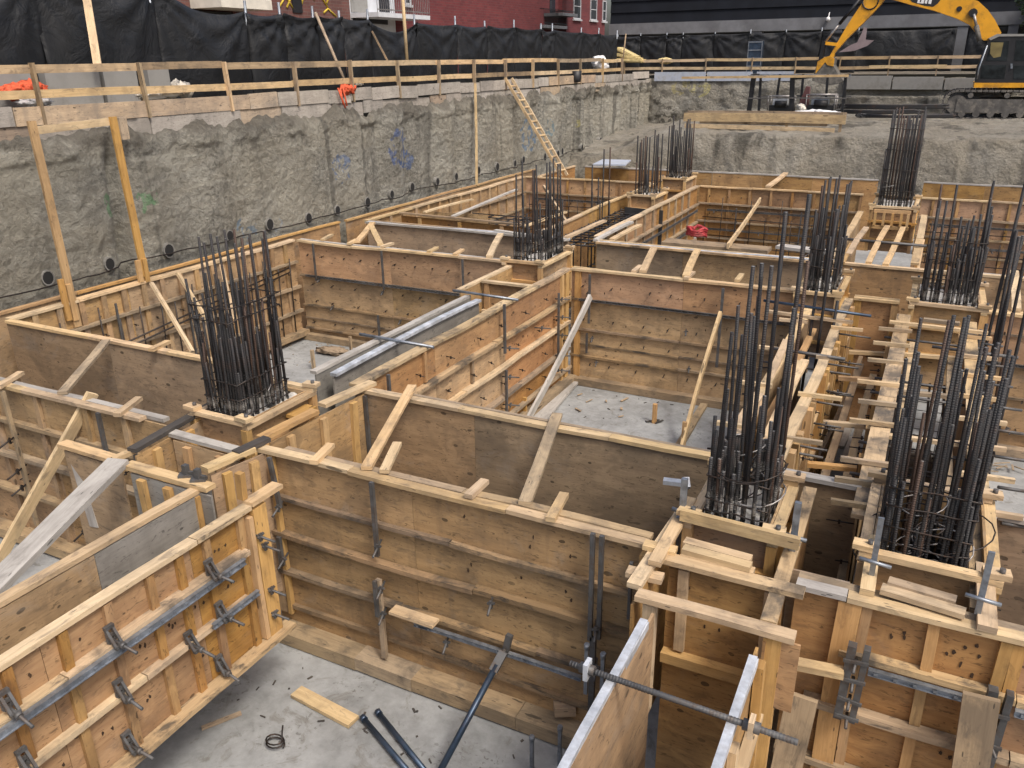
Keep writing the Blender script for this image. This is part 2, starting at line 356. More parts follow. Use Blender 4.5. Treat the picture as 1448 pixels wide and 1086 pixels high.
    def build(s, name, mat, parent=None, loc=None, smooth=False):
        me = bpy.data.meshes.new(name)
        if parent is not None: org = ORG[parent.name]
        elif loc is not None: org = V(loc)
        else:
            xs = [v.co for v in s.bm.verts]
            org = V((sum(v.x for v in xs)/len(xs), sum(v.y for v in xs)/len(xs), min(v.z for v in xs)))
        for v in s.bm.verts: v.co -= org
        if smooth:
            for f in s.bm.faces: f.smooth = True
        s.bm.to_mesh(me); s.bm.free()
        me.materials.append(M[mat] if isinstance(mat, str) else mat)
        o = bpy.data.objects.new(name, me); coll.objects.link(o)
        if parent is not None: o.parent = parent
        else: o.location = org
        ORG[o.name] = org
        return o
LABELS = {}
def tag(o, label, cat, group=None, kind=None):
    if label: o['label'] = label
    if cat: o['category'] = cat
    if group: o['group'] = group
    if kind: o['kind'] = kind
    return o
def thing(name, label, cat, loc, group=None):
    o = bpy.data.objects.new(name, None); coll.objects.link(o); o.location = V(loc); o.empty_display_size = .2
    ORG[o.name] = V(loc); return tag(o, label, cat, group)
def part(name, mat, parent, fn, *a, **k):
    m = MB(); getattr(m, fn)(*a, **k); return m.build(name, mat, parent)
def board(label, p, q, wd, th, mat='lumber', name='board', cat='board', group=None, up=(0, 0, 1), roll=0):
    m = MB(); m.bar(p, q, wd, th, up, roll); return tag(m.build(name, mat), label, cat, group)
J = lambda a: random.uniform(-a, a)
# ================================================================== SETTING
def N(p, f, s=0): return noise.noise(V((p[0]*f+s, p[1]*f+s*.7, p[2]*f-s)))
def grid(name, nu, nv, fn, mat, label=None, cat=None, kind=None):
    verts = [fn(i/nu, j/nv) for j in range(nv+1) for i in range(nu+1)]
    faces = [(j*(nu+1)+i, j*(nu+1)+i+1, (j+1)*(nu+1)+i+1, (j+1)*(nu+1)+i) for j in range(nv) for i in range(nu)]
    me = bpy.data.meshes.new(name); me.from_pydata([tuple(v) for v in verts], [], faces); me.update()
    uvl = me.uv_layers.new(name='UVMap')
    for p in me.polygons:
        p.use_smooth = True
    me.materials.append(M[mat] if isinstance(mat, str) else mat)
    o = bpy.data.objects.new(name, me); coll.objects.link(o); ORG[o.name] = V((0, 0, 0))
    return tag(o, label, cat, None, kind)
grid('pit_floor', 120, 120, lambda a, b: V((-15+33*a, -12+46*b, F+.012*N((-15+33*a, -12+46*b, 0), .8))), 'floor', kind='structure')
GX = -13.62
m = MB()      # the street-level ground round the pit, out to the horizon
for (x0, x1, y0, y1, z) in ((-420, GX, -420, 420, 4.78), (GX, 22, 42.75, 420, 4.78), (22, 420, -420, 420, 4.78), (GX, 22, -420, -8, 3.4)):
    m.quad([(x0, y0, z), (x1, y0, z), (x1, y1, z), (x0, y1, z)])
m.build('ground', 'soil', loc=(0, 0, 0)); tag(bpy.data.objects['ground'], None, None, None, 'structure')
YG = atx(170, 300, -13.5).y
marks = []
for (u, v, r_, c_) in ((163, 288, .42, (.10, .36, .13)), (207, 284, .38, (.12, .38, .15)), (566, 210, .85, (.02, .10, .36)), (575, 225, .7, (.03, .12, .36)), (480, 238, .55, (.03, .13, .36)), (347, 325, .45, (.10, .22, .36)),
                       (748, 190, .9, (.03, .16, .34)), (775, 182, .6, (.05, .2, .30)), (820, 172, .5, (.40, .36, .10)), (383, 318, .4, (.30, .36, .42))):
    p = atx(u, v, -13.45); marks.append((tuple(p), r_, c_))
M['shot'] = shotcrete('shot', (.455, .44, .38), (.215, .206, .176), marks, .6, (.9, 1.3, .05), 4.85)
fm = [(tuple(aty(990, 118, 42.4)), .9, (.50, .45, .15)), (tuple(aty(960, 122, 42.4)), .6, (.42, .36, .12))]+[(tuple(aty(u, v, 42.3)), r_, (.05, .044, .034)) for (u, v, r_) in ((935, 160, 1.2), (945, 175, 1.2))]  # dark pair paints the left corner's shade into the wall colour
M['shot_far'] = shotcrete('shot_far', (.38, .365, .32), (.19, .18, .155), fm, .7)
def wall_x(y, z):
    p = (0, y, z)
    k = .14*N(p, .22, 3)+.08*N((0, y, z*.5), .8, 5)+.03*N(p, 2.3, 9)+.03*N(p, 5.5, 2)+.025*N(p, 11, 4)
    k += .05*N((0, y*2.2, z*.12), 1.0, 21)+.13*N((0, y*.9, z*.1), 1.0, 33)
    if y > 17:
        s = min(1, (y-17)/5); q = (y*.72) % 1
        k += s*.26*(abs(2*q-1)**.6-.5)*(1 if int(y*.72) % 3 else .5)
    if y > 31.5: k += -.22+.07*math.sin(y*5.5)
    k -= .30*math.exp(-((y-YG+.25*(3-z)*.2)/.16)**2)*(1 if z < 3.9 else max(0, 1-(z-3.9)*3))
    return -13.46+k
def left_wall(a, b):
    y = -6+48.7*a
    if b < .84:
        z = -.6+4.6*(b/.84); return V((wall_x(y, z), y, z))
    t = (b-.84)/.16
    ze = 4.44+.22*N((1, y, 0), .9, 7)+.13*N((1, y, 0), 2.6, 8)+.10*N((1, y, 0), 7, 12)
    z = 4.0+(ze-4.0)*t; x0 = wall_x(y, 4.0)
    x = x0+(-13.57-x0)*t**1.4+.10*(t*(1-t))*4*(.6+N((0, y, z), 1.6, 4))+.06*N((0, y, z), 5, 6)*(1-t)
    return V((x+.02*N((0, y, z), 9, 1), y, z))
lw = grid('shotcrete_wall', 860, 92, left_wall, 'shot', 'long grey shotcrete wall with rough sprayed face on the left side of the pit', 'retaining wall')
def far_wall(a, b):
    x = -13.6+34*a; z = 1.6+3.0*b
    p = (x, 3, z); k = .16*N(p, .35, 3)+.12*N(p, 1.1, 5)+.06*N(p, 3, 9)+.035*N(p, 7, 9)
    q = (x*.55) % 1; k += .12*(abs(2*q-1)**.7-.5)
    if b > .85: k -= (b-.85)*1.3
    if x > -4.5 and z < 3.95: k += .0; 
    return V((x, 42.4-k+(0 if z > 3.9 else -.35*min(1, max(0, (x+6)/2))), z+(.14*N(p, 1.4, 2) if b > .9 else 0)))
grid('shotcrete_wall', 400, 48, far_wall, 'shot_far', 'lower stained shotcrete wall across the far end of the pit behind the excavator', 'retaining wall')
def hz(x, y):
    h = 2.93+.27*min(1, max(0, (y-32.8)/3.5))
    t = min(1, max(0, (-9.2-x)/3.6)); t = t*t*(3-2*t)
    h -= t*(1.05-.035*max(0, y-32))
    return h+.07*N((x, y, 0), .6, 3)+.05*N((x, y, 0), 2.2, 6)+.02*N((x, y, 0), 6, 6)
def terrace(a, b):
    x = -14+34*a
    ye = 32.4+.25*N((x, 0, 0), .5, 2)+.1*N((x, 0, 0), 2, 2)
    if b < .42:
        t = b/.42; z = -.6+(hz(x, ye)-.05+.6)*t
        k = .14*N((x, 1, z), .5, 5)+.10*N((x, 1, z), 1.6, 6)+.05*N((x, 1, z), 4, 1)+.025*N((x, 1, z), 9, 1)
        q = (x*.62) % 1; k += (.16*max(0, 1-abs(q-.5)*6) if x > -2 else 0)
        return V((x, ye-.75+.6*t**3+k, z))
    t = (b-.42)/.58; y = ye-.12+(43-ye)*t
    return V((x, y, hz(x, y)+(.05*N((x, y, 0), 4, 8))))
M['terrace_face'] = shotcrete('terrace_face', (.37, .345, .29), (.21, .192, .155), (), .8, (.7, .7, .035))
grid('terrace', 380, 110, terrace, 'terrace_face', kind='structure')
# weep-hole sleeves along the foot of the left wall
M['hole'] = plain('hole', (.012, .012, .012), .9, .1)
M['sleeve'] = plain('sleeve', (.19, .185, .17), .8, .3)
for (u, v) in ((68, 393), (153, 373), (237, 354), (322, 333), (378, 317), (430, 308), (475, 297), (517, 286), (555, 275), (590, 265), (622, 257), (650, 250), (680, 241), (703, 236), (724, 231), (742, 226), (772, 222), (787, 218), (800, 214), (826, 209), (855, 199), (868, 195), (882, 192), (896, 186)):
    p = atx(u, v, -13.38); x = wall_x(p.y, p.z)
    m = MB(); n = 12; r0 = .125+J(.015)
    ring = lambda rr, xx: [m.bm.verts.new((xx, p.y+rr*math.cos(6.2832*k/n), p.z+rr*1.15*math.sin(6.2832*k/n))) for k in range(n)]
    a, b, c, d = ring(r0, x-.1), ring(r0, x+.055), ring(r0-.02, x+.055), ring(r0-.02, x-.05)
    for q, s in ((a, b), (b, c), (c, d)):
        for k in range(n): m.bm.faces.new((q[k], q[(k+1) % n], s[(k+1) % n], s[k]))
    s_ = m.build('drain_sleeve', 'sleeve', lw)
    m = MB(); m.bm.faces.new([m.bm.verts.new((x+.052, p.y+(r0-.019)*math.cos(6.2832*k/n), p.z+(r0-.019)*1.15*math.sin(6.2832*k/n))) for k in range(n)])
    m.build('drain_opening', 'hole', s_)
# reinforcing strand hanging along the sleeves
m = MB(); pts = []
for i in range(120):
    y = 6+i*.24; pts.append(V((wall_x(y, 2.1)+.10, y, 2.06+.06*N((0, y, 0), .5, 3)+.03*N((0, y, 0), 2, 3))))
m.tube(pts, .014, 5); tag(m.build('steel_strand', 'wire'), 'rusty steel strand strung along the drain sleeves at the foot of the left wall', 'strand')
# timber lagging on top of the left wall
lg = thing('timber_lagging', 'two courses of weathered timber lagging boards above the left shotcrete wall', 'lagging', (GX, 18, 4.2))
for row, (z0, z1) in enumerate(((4.30, 4.63), (4.645, 4.95))):
    y = -4.0+row*.9
    while y < 42:
        L = random.choice((.9, 1.3, 1.8, 2.4)) if y > 13 else random.choice((1.8, 2.4, 3.0))
        x = GX+.03*row+J(.012); dz = J(.03)
        m = MB(); m.slab((x, y, z0+dz), (0, L-.02, J(.02)), (J(.02), 0, z1-z0+J(.015)), (-.05, 0, 0))
        m.build('plank', 'lagging_grey' if (y > 15 and random.random() < .6) or random.random() < .3 else 'lagging', lg); y += L
# guardrail on the left edge
gl = thing('guardrail', 'long two-rail timber guardrail along the top of the left wall', 'guardrail', (-13.7, 18, 4.85))
py_ = [-1.5, .7, 2.8, 5.0, 7.1]+[atx(u, 110, -13.58).y for u in (50, 203, 323.5, 419, 498, 565, 621, 671.5, 715.5, 754, 790, 821.5, 852.6, 880)]
for y in py_:
    x = -13.6; m = MB(); m.bar((x, y, 4.62), (x+J(.02), y+J(.05), 5.60+J(.015)), .10, .05, (0, 1, 0)); m.build('post', random.choice(('lumber', 'lumber_old', 'lumber_old')), gl)
for z, mt in ((5.53, 'lumber'), (5.12, 'lumber')):
    i = 0
    while i < len(py_)-1:
        k = min(len(py_)-1, i+random.choice((1, 2, 2)))
        m = MB(); zz = z+J(.015); m.bar((-13.67, py_[i]-.05, zz+J(.01)), (-13.67, py_[k]-.06, zz+J(.012)), .04, .135)
        m.build('rail', random.choice((mt, mt, 'lumber_old')), gl); i = k
gf = thing('guardrail', 'two-rail timber guardrail along the far edge of the pit below the dark building', 'guardrail', (-5, 42.7, 4.8))
px_ = [aty(u, 95, 42.7).x for u in (884, 937, 998, 1063, 1125, 1187, 1257, 1325, 1390)]+[4.2, 6.6, 9, 11.4]
for i, x in enumerate(px_):
    m = MB(); m.bar((x, 42.64, 4.72), (x+J(.03), 42.64, 5.55), .09, .05, (1, 0, 0)); m.build('post', 'lumber_old', gf)
for z in (5.47, 5.08):
    for i in range(0, len(px_)-1, 2):
        k = min(i+2, len(px_)-1); m = MB(); m.bar((px_[i]-.05, 42.7, z+J(.015)), (px_[k]-.06, 42.7, z+J(.015)), .04, .13)
        m.build('rail', 'sheet_blue' if (z > 5.2 and i == 1) else 'lumber', gf)
p, q = aty(1229, 94.5, 42.55), aty(1339, 93.5, 42.55)
board('pale loose board leaning on the far guardrail, left of the excavator cab', p, q, .04, .13)
# tarp-covered hoarding on the far edge
m = MB()
for (u0, u1) in ((926, 998), (1000, 1064), (1070, 1122)):
    a, b = aty(u0, 110, 42.5), aty(u1, 110, 42.5); m.bar((a.x, 42.45, 4.72), (b.x, 42.45, 4.72), .06, .42)
tag(m.build('plastic_sheeting', 'sheet_blue'), 'pale blue-grey plastic sheeting wrapped over the far pit edge', 'sheeting')
for i, (u0, u1) in enumerate(((1195, 1262), (1264, 1335), (1337, 1440))):
    a, b = aty(u0, 110, 42.5), aty(u1, 110, 42.5)
    m = MB(); m.box((a.x, 42.15, 4.16), (b.x, 42.6, 4.72-.05*i)); tag(m.build('concrete_block', 'paint_grey'), ('grey concrete edge block right of the excavator bucket', 'grey concrete edge block behind the pale loose board', 'grey concrete edge block just left of the excavator cab')[i], 'concrete block', 'concrete edge blocks at the far end')
p, q = aty(962, 109, 42.2), aty(1200, 107.5, 38.6)
# ------------------------------------------------------------------ tarp fences
def tarp_panel(parent, a, b, z0, za, zb, sag, seed):
    a, b = V(a), V(b); d = b-a; L = d.length; nrm = V((d.y, -d.x, 0)).normalized()
    a, b = a-d*(.03/L), b+d*(.03/L); d = b-a; nu, nv = max(10, int(L/.09)), 26
    m = MB(); vs = []
    for j in range(nv+1):
        t = j/nv
        for i in range(nu+1):
            s = i/nu; e = 4*s*(1-s)
            zt = za+(zb-za)*s-sag*e
            z = z0+(zt-z0)*t
            bul = .16*e*math.sin(math.pi*t)+.09*noise.noise(V((s*L*1.1+seed*5, t*1.6+s*L*.5, seed)))+.02*noise.noise(V((s*L*2.5+t*4, t*2.5-s*L*1.5, 3+seed)))
            r1 = math.hypot(s*L, (1-t)*2)+.05; a1 = math.atan2((1-t)*2, s*L+.01); r2 = math.hypot((1-s)*L, (1-t)*2)+.05; a2 = math.atan2((1-t)*2, (1-s)*L+.01)
            fan = .055*math.exp(-r1*.8)*math.sin(a1*15+seed)+.055*math.exp(-r2*.8)*math.sin(a2*13+seed*2)+.02*math.sin(s*L*5+seed)*t
            vs.append(m.bm.verts.new(a+d*s+nrm*(bul*.9+fan*1.25*(.3+.7*t))+V((0, 0, z-a.z))))
    for j in range(nv):
        for i in range(nu):
            f = m.bm.faces.new((vs[j*(nu+1)+i], vs[j*(nu+1)+i+1], vs[(j+1)*(nu+1)+i+1], vs[(j+1)*(nu+1)+i])); f.smooth = True
    o = m.build('tarp_panel', 'tarp', parent); md = o.modifiers.new('thick', 'SOLIDIFY'); md.thickness = .006
    return o
fl = thing('tarp_fence', 'black plastic tarp fence on steel posts along the street behind the left guardrail', 'fence', (-15, 20, 4.78))
fy = [2, 5, 8]+[atx(u, 60, -15).y for u in (60, 225, 353, 403, 449, 486, 524, 590, 647, 689, 728, 766, 783, 823, 847, 873)]
for i, y in enumerate(fy):
    top = 6.76 if y > 13.8 else 7.2
    m = MB(); m.tube([(-15.06, y, 4.78), (-15.06+J(.03), y+J(.05), top+.16+J(.06))], .032, 7); m.build('post', 'galv', fl)
for i in range(len(fy)-1):
    za = 6.70 if fy[i] > 13.8 else 7.15; zb = 6.70 if fy[i+1] > 13.8 else 7.15
    L = fy[i+1]-fy[i]
    sag = .30 if i in (4,) else (.33 if i == 9 else .05+.03*random.random())
    tarp_panel(fl, (-15, fy[i], 4.8), (-15, fy[i+1], 4.8), 4.8, za+J(.03), zb+J(.03), sag, i+1)
ff = thing('tarp_fence', 'black tarp fence across the far side in front of the dark clad building', 'fence', (-8, 46, 4.78))
fx = [aty(u, 60, 46).x for u in (873, 905, 942, 965, 1010, 1060, 1110, 1160, 1212)]
for i, x in enumerate(fx):
    m = MB(); m.tube([(x, 46.06, 4.78), (x, 46.06, 6.85+J(.05))], .03, 6); m.build('post', 'galv', ff)
for i in range(len(fx)-1):
    tarp_panel(ff, (fx[i], 46, 4.8), (fx[i+1], 46, 4.8), 4.8, 6.72, 6.72, .04, i+31)
def pole(label, p, q, r=.045, mat='lumber', square=True):
    m = MB()
    if square: m.bar(p, q, r*2, r*2)
    else: m.tube([p, q], r, 8)
    return tag(m.build('pole', mat), label, 'pole')
pole('tall timber post leaning on the tarp fence at the far left', atx(121, -12, -14.6), atx(138, 92, -14.2), .07)
pole('weathered round prop slanting against the tarp fence left of the white balcony', atx(446, 18, -14.95), atx(489, 118, -13.9), .04, 'lumber_old', False)
pole('upright peeled pole rising past the tarp fence in front of the brick building', atx(569, -10, -14.6), atx(576, 92, -14.4), .05, 'lumber', False)
pole('thin pale stick slanting across the tarp fence right of the white balcony', atx(526, 44, -14.9), atx(549, 88, -14.5), .022, 'lumber_old')
pole('thin bare pole standing beside the yellow bags at the far corner', atx(885, 48, -13.95), atx(881, 84, -13.9), .035, 'lumber_old', False)
for i, (u0, u1) in enumerate(((-60, 50), (62, 139), (145, 192), (208, 238))):
    a, b = atx(u0, 110, -14.5).y, atx(u1, 110, -14.5).y
    m = MB(); m.bar((-14.55, a, 5.12), (-14.55, b, 5.12), .18, .72); m.bar((-14.5, a, 4.82), (-14.5, b, 4.82), .36, .12)
    tag(m.build('concrete_barrier', 'paint_grey'), ('grey barrier slab behind the orange netting at the far left', 'widest grey barrier slab behind the guardrail under the leaning post', 'square grey barrier slab between two guardrail posts', 'narrow grey barrier slab beside the torn tarp end')[i], 'barrier', 'grey barrier slabs behind the guardrail')
# things lying on the street edge
def heap(name, label, cat, c, r, mat, squash, n=5, seed=0, amp=.6):
    m = MB(); c = V(c); rnd = random.Random(seed)
    for i in range(n):
        o = V((rnd.uniform(-1, 1)*r*squash[0]*.7, rnd.uniform(-1, 1)*r*squash[1]*.7, rnd.uniform(0, .5)*r*squash[2]))
        m.blob(c+o, r*rnd.uniform(.5, .85), 3, amp, 2.9, seed+i, squash)
    return tag(m.build(name, mat), label, cat)
heap('safety_netting', 'crumpled orange safety netting hanging over the lagging mid-way along the left wall', 'netting', atx(492, 128, -13.62), .22, 'orange', (.4, 1.0, .6), 6, 3, .9)
m = MB(); a = atx(487, 130, -13.52)
for k in range(3): m.tube([a+V((.0, -.25+.1*k, .1)), a+V((.03, -.2+.09*k+J(.05), -.15)), a+V((.05, -.15+.07*k, -.30-J(.1)))], .022, 5)
tag(m.build('netting_tail', 'orange'), 'torn orange netting strip dangling down the lagging face', 'netting')
heap('plastic_bag', 'small pinkish white bag beside the orange netting on the lagging', 'bag', atx(505, 117, -13.75), .2, 'cream', (.7, 1.3, .6), 3, 9)
heap('safety_netting', 'orange netting heap behind the guardrail at the far left', 'netting', atx(36, 132, -14.1), .28, 'orange', (.6, 1.1, .6), 5, 5)
heap('plastic_bag', 'white crumpled bag under the orange netting at the far left', 'bag', atx(44, 146, -14.0), .22, 'white', (.6, 1.4, .5), 3, 6)
heap('plastic_bag', 'long pale crumpled sheet on the lagging beside the third guardrail post', 'bag', atx(222, 136, -13.85), .26, 'cream', (.5, 1.7, .5), 5, 7)
heap('plastic_bag', 'rounded cream bag sitting on the lagging before the black tarp', 'bag', atx(258, 130, -13.85), .22, 'cream', (.5, .9, 1), 3, 8)
heap('white_bag', 'large white bulk bag on the guardrail near the far corner', 'bag', atx(848, 94, -13.9), .62, 'white', (.6, 1.4, .62), 2, 11, .55)
m = MB(); c = aty(897, 88, 42.9)
for k, (dz, tl, ln) in enumerate(((0, .0, 1.5), (.17, -.08, 1.3), (.36, -.16, 1.1))):
    m.bar(c+V((-.95, .1*k, .12+dz-tl*1.2)), c+V((-.95+ln, .06*k, .05+dz*.8+tl)), .8, .17)
bmesh.ops.bevel(m.bm, geom=m.bm.edges[:], offset=.05, segments=2, affect='EDGES')
tag(m.build('yellow_bag', 'bag_yellow'), 'slanting pile of yellow insulation bags at the far corner of the guardrail', 'bags')
heap('yellow_bag', 'flat pale yellow bag trailing right of the yellow pile', 'bag', aty(932, 88, 43.2), .4, 'bag_yellow', (1.4, .7, .45), 3, 15, .3)
m = MB(); c = atx(815, 116, -13.55); m.tube([c, c+V((0, 0, .10)), c+V((0, 0, .42))], [.17, .19, .21], 12)
tag(m.build('bucket', 'black'), 'black bucket hung on the lagging near the far corner', 'bucket')
# ------------------------------------------------------------------ buildings
bx = -26
bY = lambda u: atx(u, 40, bx).y
def window(par, x, y0, y1, z0, z1, fr='frame_white'):
    m = MB()
    for (a, b) in (((x, y0, z0), (x+.06, y1, z0+.09)), ((x, y0, z1-.09), (x+.06, y1, z1)), ((x, y0, z0+.09), (x+.06, y0+.09, z1-.09)), ((x, y1-.09, z0+.09), (x+.06, y1, z1-.09)), ((x+.002, y0+.09, (z0+z1)/2-.03), (x+.05, y1-.09, (z0+z1)/2+.03))): m.box(a, b)
    f = m.build('window', fr, par)
    m = MB(); m.box((x+.004, y0+.085, z0+.085), (x+.03, y1-.085, z1-.085)); m.build('pane', 'glass', f)
    m = MB(); m.box((x, y0-.1, z0-.12), (x+.14, y1+.1, z0-.005)); m.build('sill', 'frame_white', f)
    return f
def balcony(par, x, y0, y1, z, mat='bldg_white', rail='black_metal', d=1.2, wallm=None):
    m = MB(); m.box((x, y0, z-.2), (x+d, y1, z)); b = m.build('balcony', mat, par)
    m = MB()
    for (p, q) in (((x+d-.03, y0, z+1), (x+d-.03, y1, z+1)), ((x+d-.03, y0, z+.12), (x+d-.03, y1, z+.12)), ((x, y0, z+1), (x+d, y0, z+1)), ((x, y1, z+1), (x+d, y1, z+1))): m.bar(p, q, .04, .05)
    n = int((y1-y0)/.16)
    for i in range(n+1):
        y = y0+(y1-y0)*i/n; m.bar((x+d-.03, y, z), (x+d-.03, y, z+1), .02, .02)
    m.build('railing', rail, b); return b
def facade(name, label, u0, u1, ztop, mat, holes=()):
    t = thing(name, label, 'building', (bx, bY(u0), 4.78))
    y0, y1 = bY(u0), bY(u1)
    m = MB(); m.slab((bx, y0, 4.78), (0, y1-y0, 0), (0, 0, ztop-4.78), (-9, 0, 0)); m.build('wall', mat, t)
    return t, y0, y1
zb = lambda u, v: atx(u, v, bx).z
t, y0, y1 = facade('brick_building', 'dark red brick apartment building behind the tarp fence', 560, 763, 17, 'brick')
for yy in (bY(600), bY(690)): pass
m = MB(); m.slab((bx-.9, y1+.002, 4.78), (0, bY(805)-y1-.004, 0), (0, 0, 12), (-8, 0, 0)); m.build('recessed_wall', 'brick', t)
m = MB(); m.slab((bx-.25, bY(805), 4.78), (0, bY(859)-bY(805), 0), (0, 0, 12), (-8, 0, 0)); m.build('wing_wall', 'brick', t)
for (u0, u1, z0, z1) in ((814.5, 824.5, zb(820, 27), 10.2), (838, 847, zb(842, 28.5), 10.0), (855, 860, zb(857, 30), 10)):
    window(t, bx-.25, bY(u0), bY(u1), z0, z1)
m = MB(); m.box((bx-.898, bY(764.5), zb(766, 36)), (bx-.85, bY(772), 10.5)); m.build('balcony_door', 'glass', t)
m = MB(); m.box((bx-.898, bY(793), zb(795, 20)), (bx-.85, bY(800), 10.5)); m.build('balcony_door', 'glass', t)
balcony(t, bx-.9, bY(764), bY(797), zb(780, 36), 'bldg_concrete')
balcony(t, bx-.9, bY(785), bY(806), zb(795, 19), 'bldg_concrete', d=1.5)
window(t, bx, bY(574), bY(582), zb(578, 7), 10.4)
t, y0, y1 = facade('apartment_building', 'pale grey rendered building with a white balcony above the tarp fence', 497, 559.5, 14, 'bldg_white')
balcony(t, bx, bY(497), bY(572), zb(530, 21), 'bldg_white', 'wire_bright', 1.6)
m = MB(); m.box((bx+.002, bY(498), zb(510, 18)), (bx+.05, bY(521), 12)); m.build('shutter', 'paint_grey', t)
m = MB(); m.box((bx+.002, bY(538), zb(545, 17)), (bx+.05, bY(552), 12)); m.build('balcony_door', 'glass', t)
m = MB(); m.box((bx+.002, bY(500), zb(510, 33)), (bx+.05, bY(548), zb(510, 25))); m.build('garage_opening', 'black', t)
t, y0, y1 = facade('brick_building', 'low dull brick building with yellow graffiti left of the white balcony', 332, 496.5, 13, 'brick_dull')
m = MB()
for k in range(7):
    a = V((bx+.012, bY(397)+k*.55+J(.2), zb(410, 9)+J(.5))); m.tube([a, a+V((0, .5+J(.3), .5+J(.4))), a+V((0, .9, J(.4)))], .05, 5)
m.build('graffiti', 'grafitti', t)
m = MB(); m.box((bx+.003, bY(416), zb(420, 18)), (bx+.06, bY(429), 11)); m.build('doorway', 'black', t)
t, y0, y1 = facade('brick_building', 'brick house with a cream canopy peeping over the sagging tarp', 222, 330, 13, 'brick_dull')
m = MB(); a, b = bY(273), bY(345); z = zb(300, 14)
m.prism([(bx+.02, a, z+.9), (bx+1.6, a, z+.35), (bx+1.6, a, z), (bx+.02, a, z)], (0, b-a, 0)); m.build('canopy', 'cream', t)
m = MB(); m.box((bx+.003, bY(274), 5), (bx+.08, bY(328), z-.05)); m.build('doorway', 'black', t)
# dark clad building across the far end
dY = 52.0
t = thing('clad_building', 'wide building with dark clapboard upper floor over grey concrete columns', 'building', (0, dY, 4.78))
xL, xR = aty(863, 40, dY).x, 26
zc0, zc1 = aty(965, 31, dY).z, aty(965, 47, dY).z
z = zc0; k = 0
while z < 17:
    m = MB(); h = .62; m.prism([(xL+.02, dY-.10, z), (xL+.02, dY-.02, z+h), (xL+.02, dY+.4, z+h), (xL+.02, dY+.4, z)], (xR-xL, 0, 0)); m.build('cladding', 'cladding', t); z += h-.004; k += 1
m = MB(); m.box((xL, dY-.25, zc1), (xR, dY+.5, zc0-.003)); m.build('concrete_beam', 'bldg_concrete', t)
for (u0, u1) in ((1062, 1076), (1172, 1188), (1349, 1364), (1420, 1434)):
    a, b = aty(u0, 70, dY).x, aty(u1, 70, dY).x
    m = MB(); m.box((a, dY-.2, 4.78), (b, dY+.4, zc1-.003)); m.build('column', 'bldg_concrete', t)
m = MB(); m.box((xL, dY+.9, 4.78), (xR, dY+1.2, zc1)); m.build('back_wall', 'mesh_dark', t)
m = MB(); m.box((xL-.02, dY+.45, 4.78), (xL+.2, dY+8, 17)); m.build('side_wall', 'cladding', t)
c = aty(1171, 27, dY-.4)
m = MB(); m.blob(c, .12, 2, .1); m.bar(c+V((0, .1, .1)), c+V((0, .32, .35)), .04, .04); m.build('floodlight', 'white', t)
for i, (u0, u1) in enumerate(((1188, 1348), (1365, 1419))):
    a, b = aty(u0, 70, 50.5).x, aty(u1, 70, 50.5).x
    th = thing('tarp_screen', ('dark tarp screen between the concrete columns behind the bucket', 'dark tarp screen behind the excavator cab')[i], 'screen', (a, 50.5, 4.78), 'tarp screens between the columns')
    tarp_panel(th, (a, 50.5, 4.78), (b, 50.5, 4.78), 4.78, zc1-.12, zc1-.12, .06, 50+i)
# torn cloth hanging behind the bucket
m = MB(); poly = [aty(u, v, 45.6) for (u, v) in ((1186, 74), (1202, 64), (1212, 60), (1218, 48), (1222, 38), (1226, 40), (1224, 56), (1236, 57), (1226, 65), (1208, 72))]
m.prism(poly, (0, .05, 0)); tag(m.build('hanging_cloth', 'fabric_mauve'), 'torn mauve-grey cloth hanging behind the excavator bucket', 'cloth')
# wire crate on the far edge
t = thing('wire_crate', 'blue-grey crate standing on end before the far tarp fence', 'crate', aty(1068, 92, 43.6))
a, b = aty(1057, 92, 43.6), aty(1079, 58, 43.6)
m = MB(); m.box((a.x, 43.5, 4.78), (b.x, 43.9, b.z)); m.build('crate_body', 'blue_steel', t)
m = MB()
for k in range(5):
    zz = 4.8+(b.z-4.84)*k/4; m.bar((a.x-.02, 43.47, zz), (b.x+.02, 43.47, zz), .03, .05)
m.bar((a.x, 43.46, 4.8), (a.x, 43.46, b.z), .05, .03); m.bar((b.x, 43.46, 4.8), (b.x, 43.46, b.z), .05, .03); m.build('crate_frame', 'galv', t)
# tree at the far right above the excavator
def tree(label, base, h, cr, seed):
    rnd = random.Random(seed); t = thing('leafy_tree', label, 'tree', base); base = V(base)
    m = MB(); top = base+V((0, 0, h*.72)); m.tube([base, base+V((.1, 0, h*.3)), top], [.22, .17, .08], 8)
    cl = []
    for i in range(9):
        an = rnd.uniform(0, 6.28); s = base+V((.1, 0, h*rnd.uniform(.3, .6))); e = base+V((math.cos(an)*cr*.7, math.sin(an)*cr*.7, h*rnd.uniform(.5, .95)))
        m.tube([s, (s+e)/2+V((0, 0, .2)), e], [.08, .05, .02], 5); cl += [e, (s+e)/2]
    m.build('trunk', 'bark', t); m = MB(); cl.append(top)
    for c in cl:
        R_ = cr*rnd.uniform(.25, .5)
        for k in range(420):
            d = V((rnd.gauss(0, 1), rnd.gauss(0, 1), rnd.gauss(0, .8))); d = d.normalized()*R_*rnd.uniform(.3, 1)
            q = c+d; s = rnd.uniform(.06, .13)
            a = V((rnd.uniform(-1, 1), rnd.uniform(-1, 1), rnd.uniform(-.6, .6))).normalized(); b = a.cross(V((rnd.uniform(-1, 1), rnd.uniform(-1, 1), 1))).normalized()
            m.quad([q-a*s, q-b*s*.5, q+a*s, q+b*s*.5])
    m.build('crown', 'leaf', t)
cT = aty(1440, 10, 49.5)
tree('leafy green tree behind the excavator cab against the dark building', (cT.x+1.0, 49.5, 4.78), 4.6, 2.4, 4)
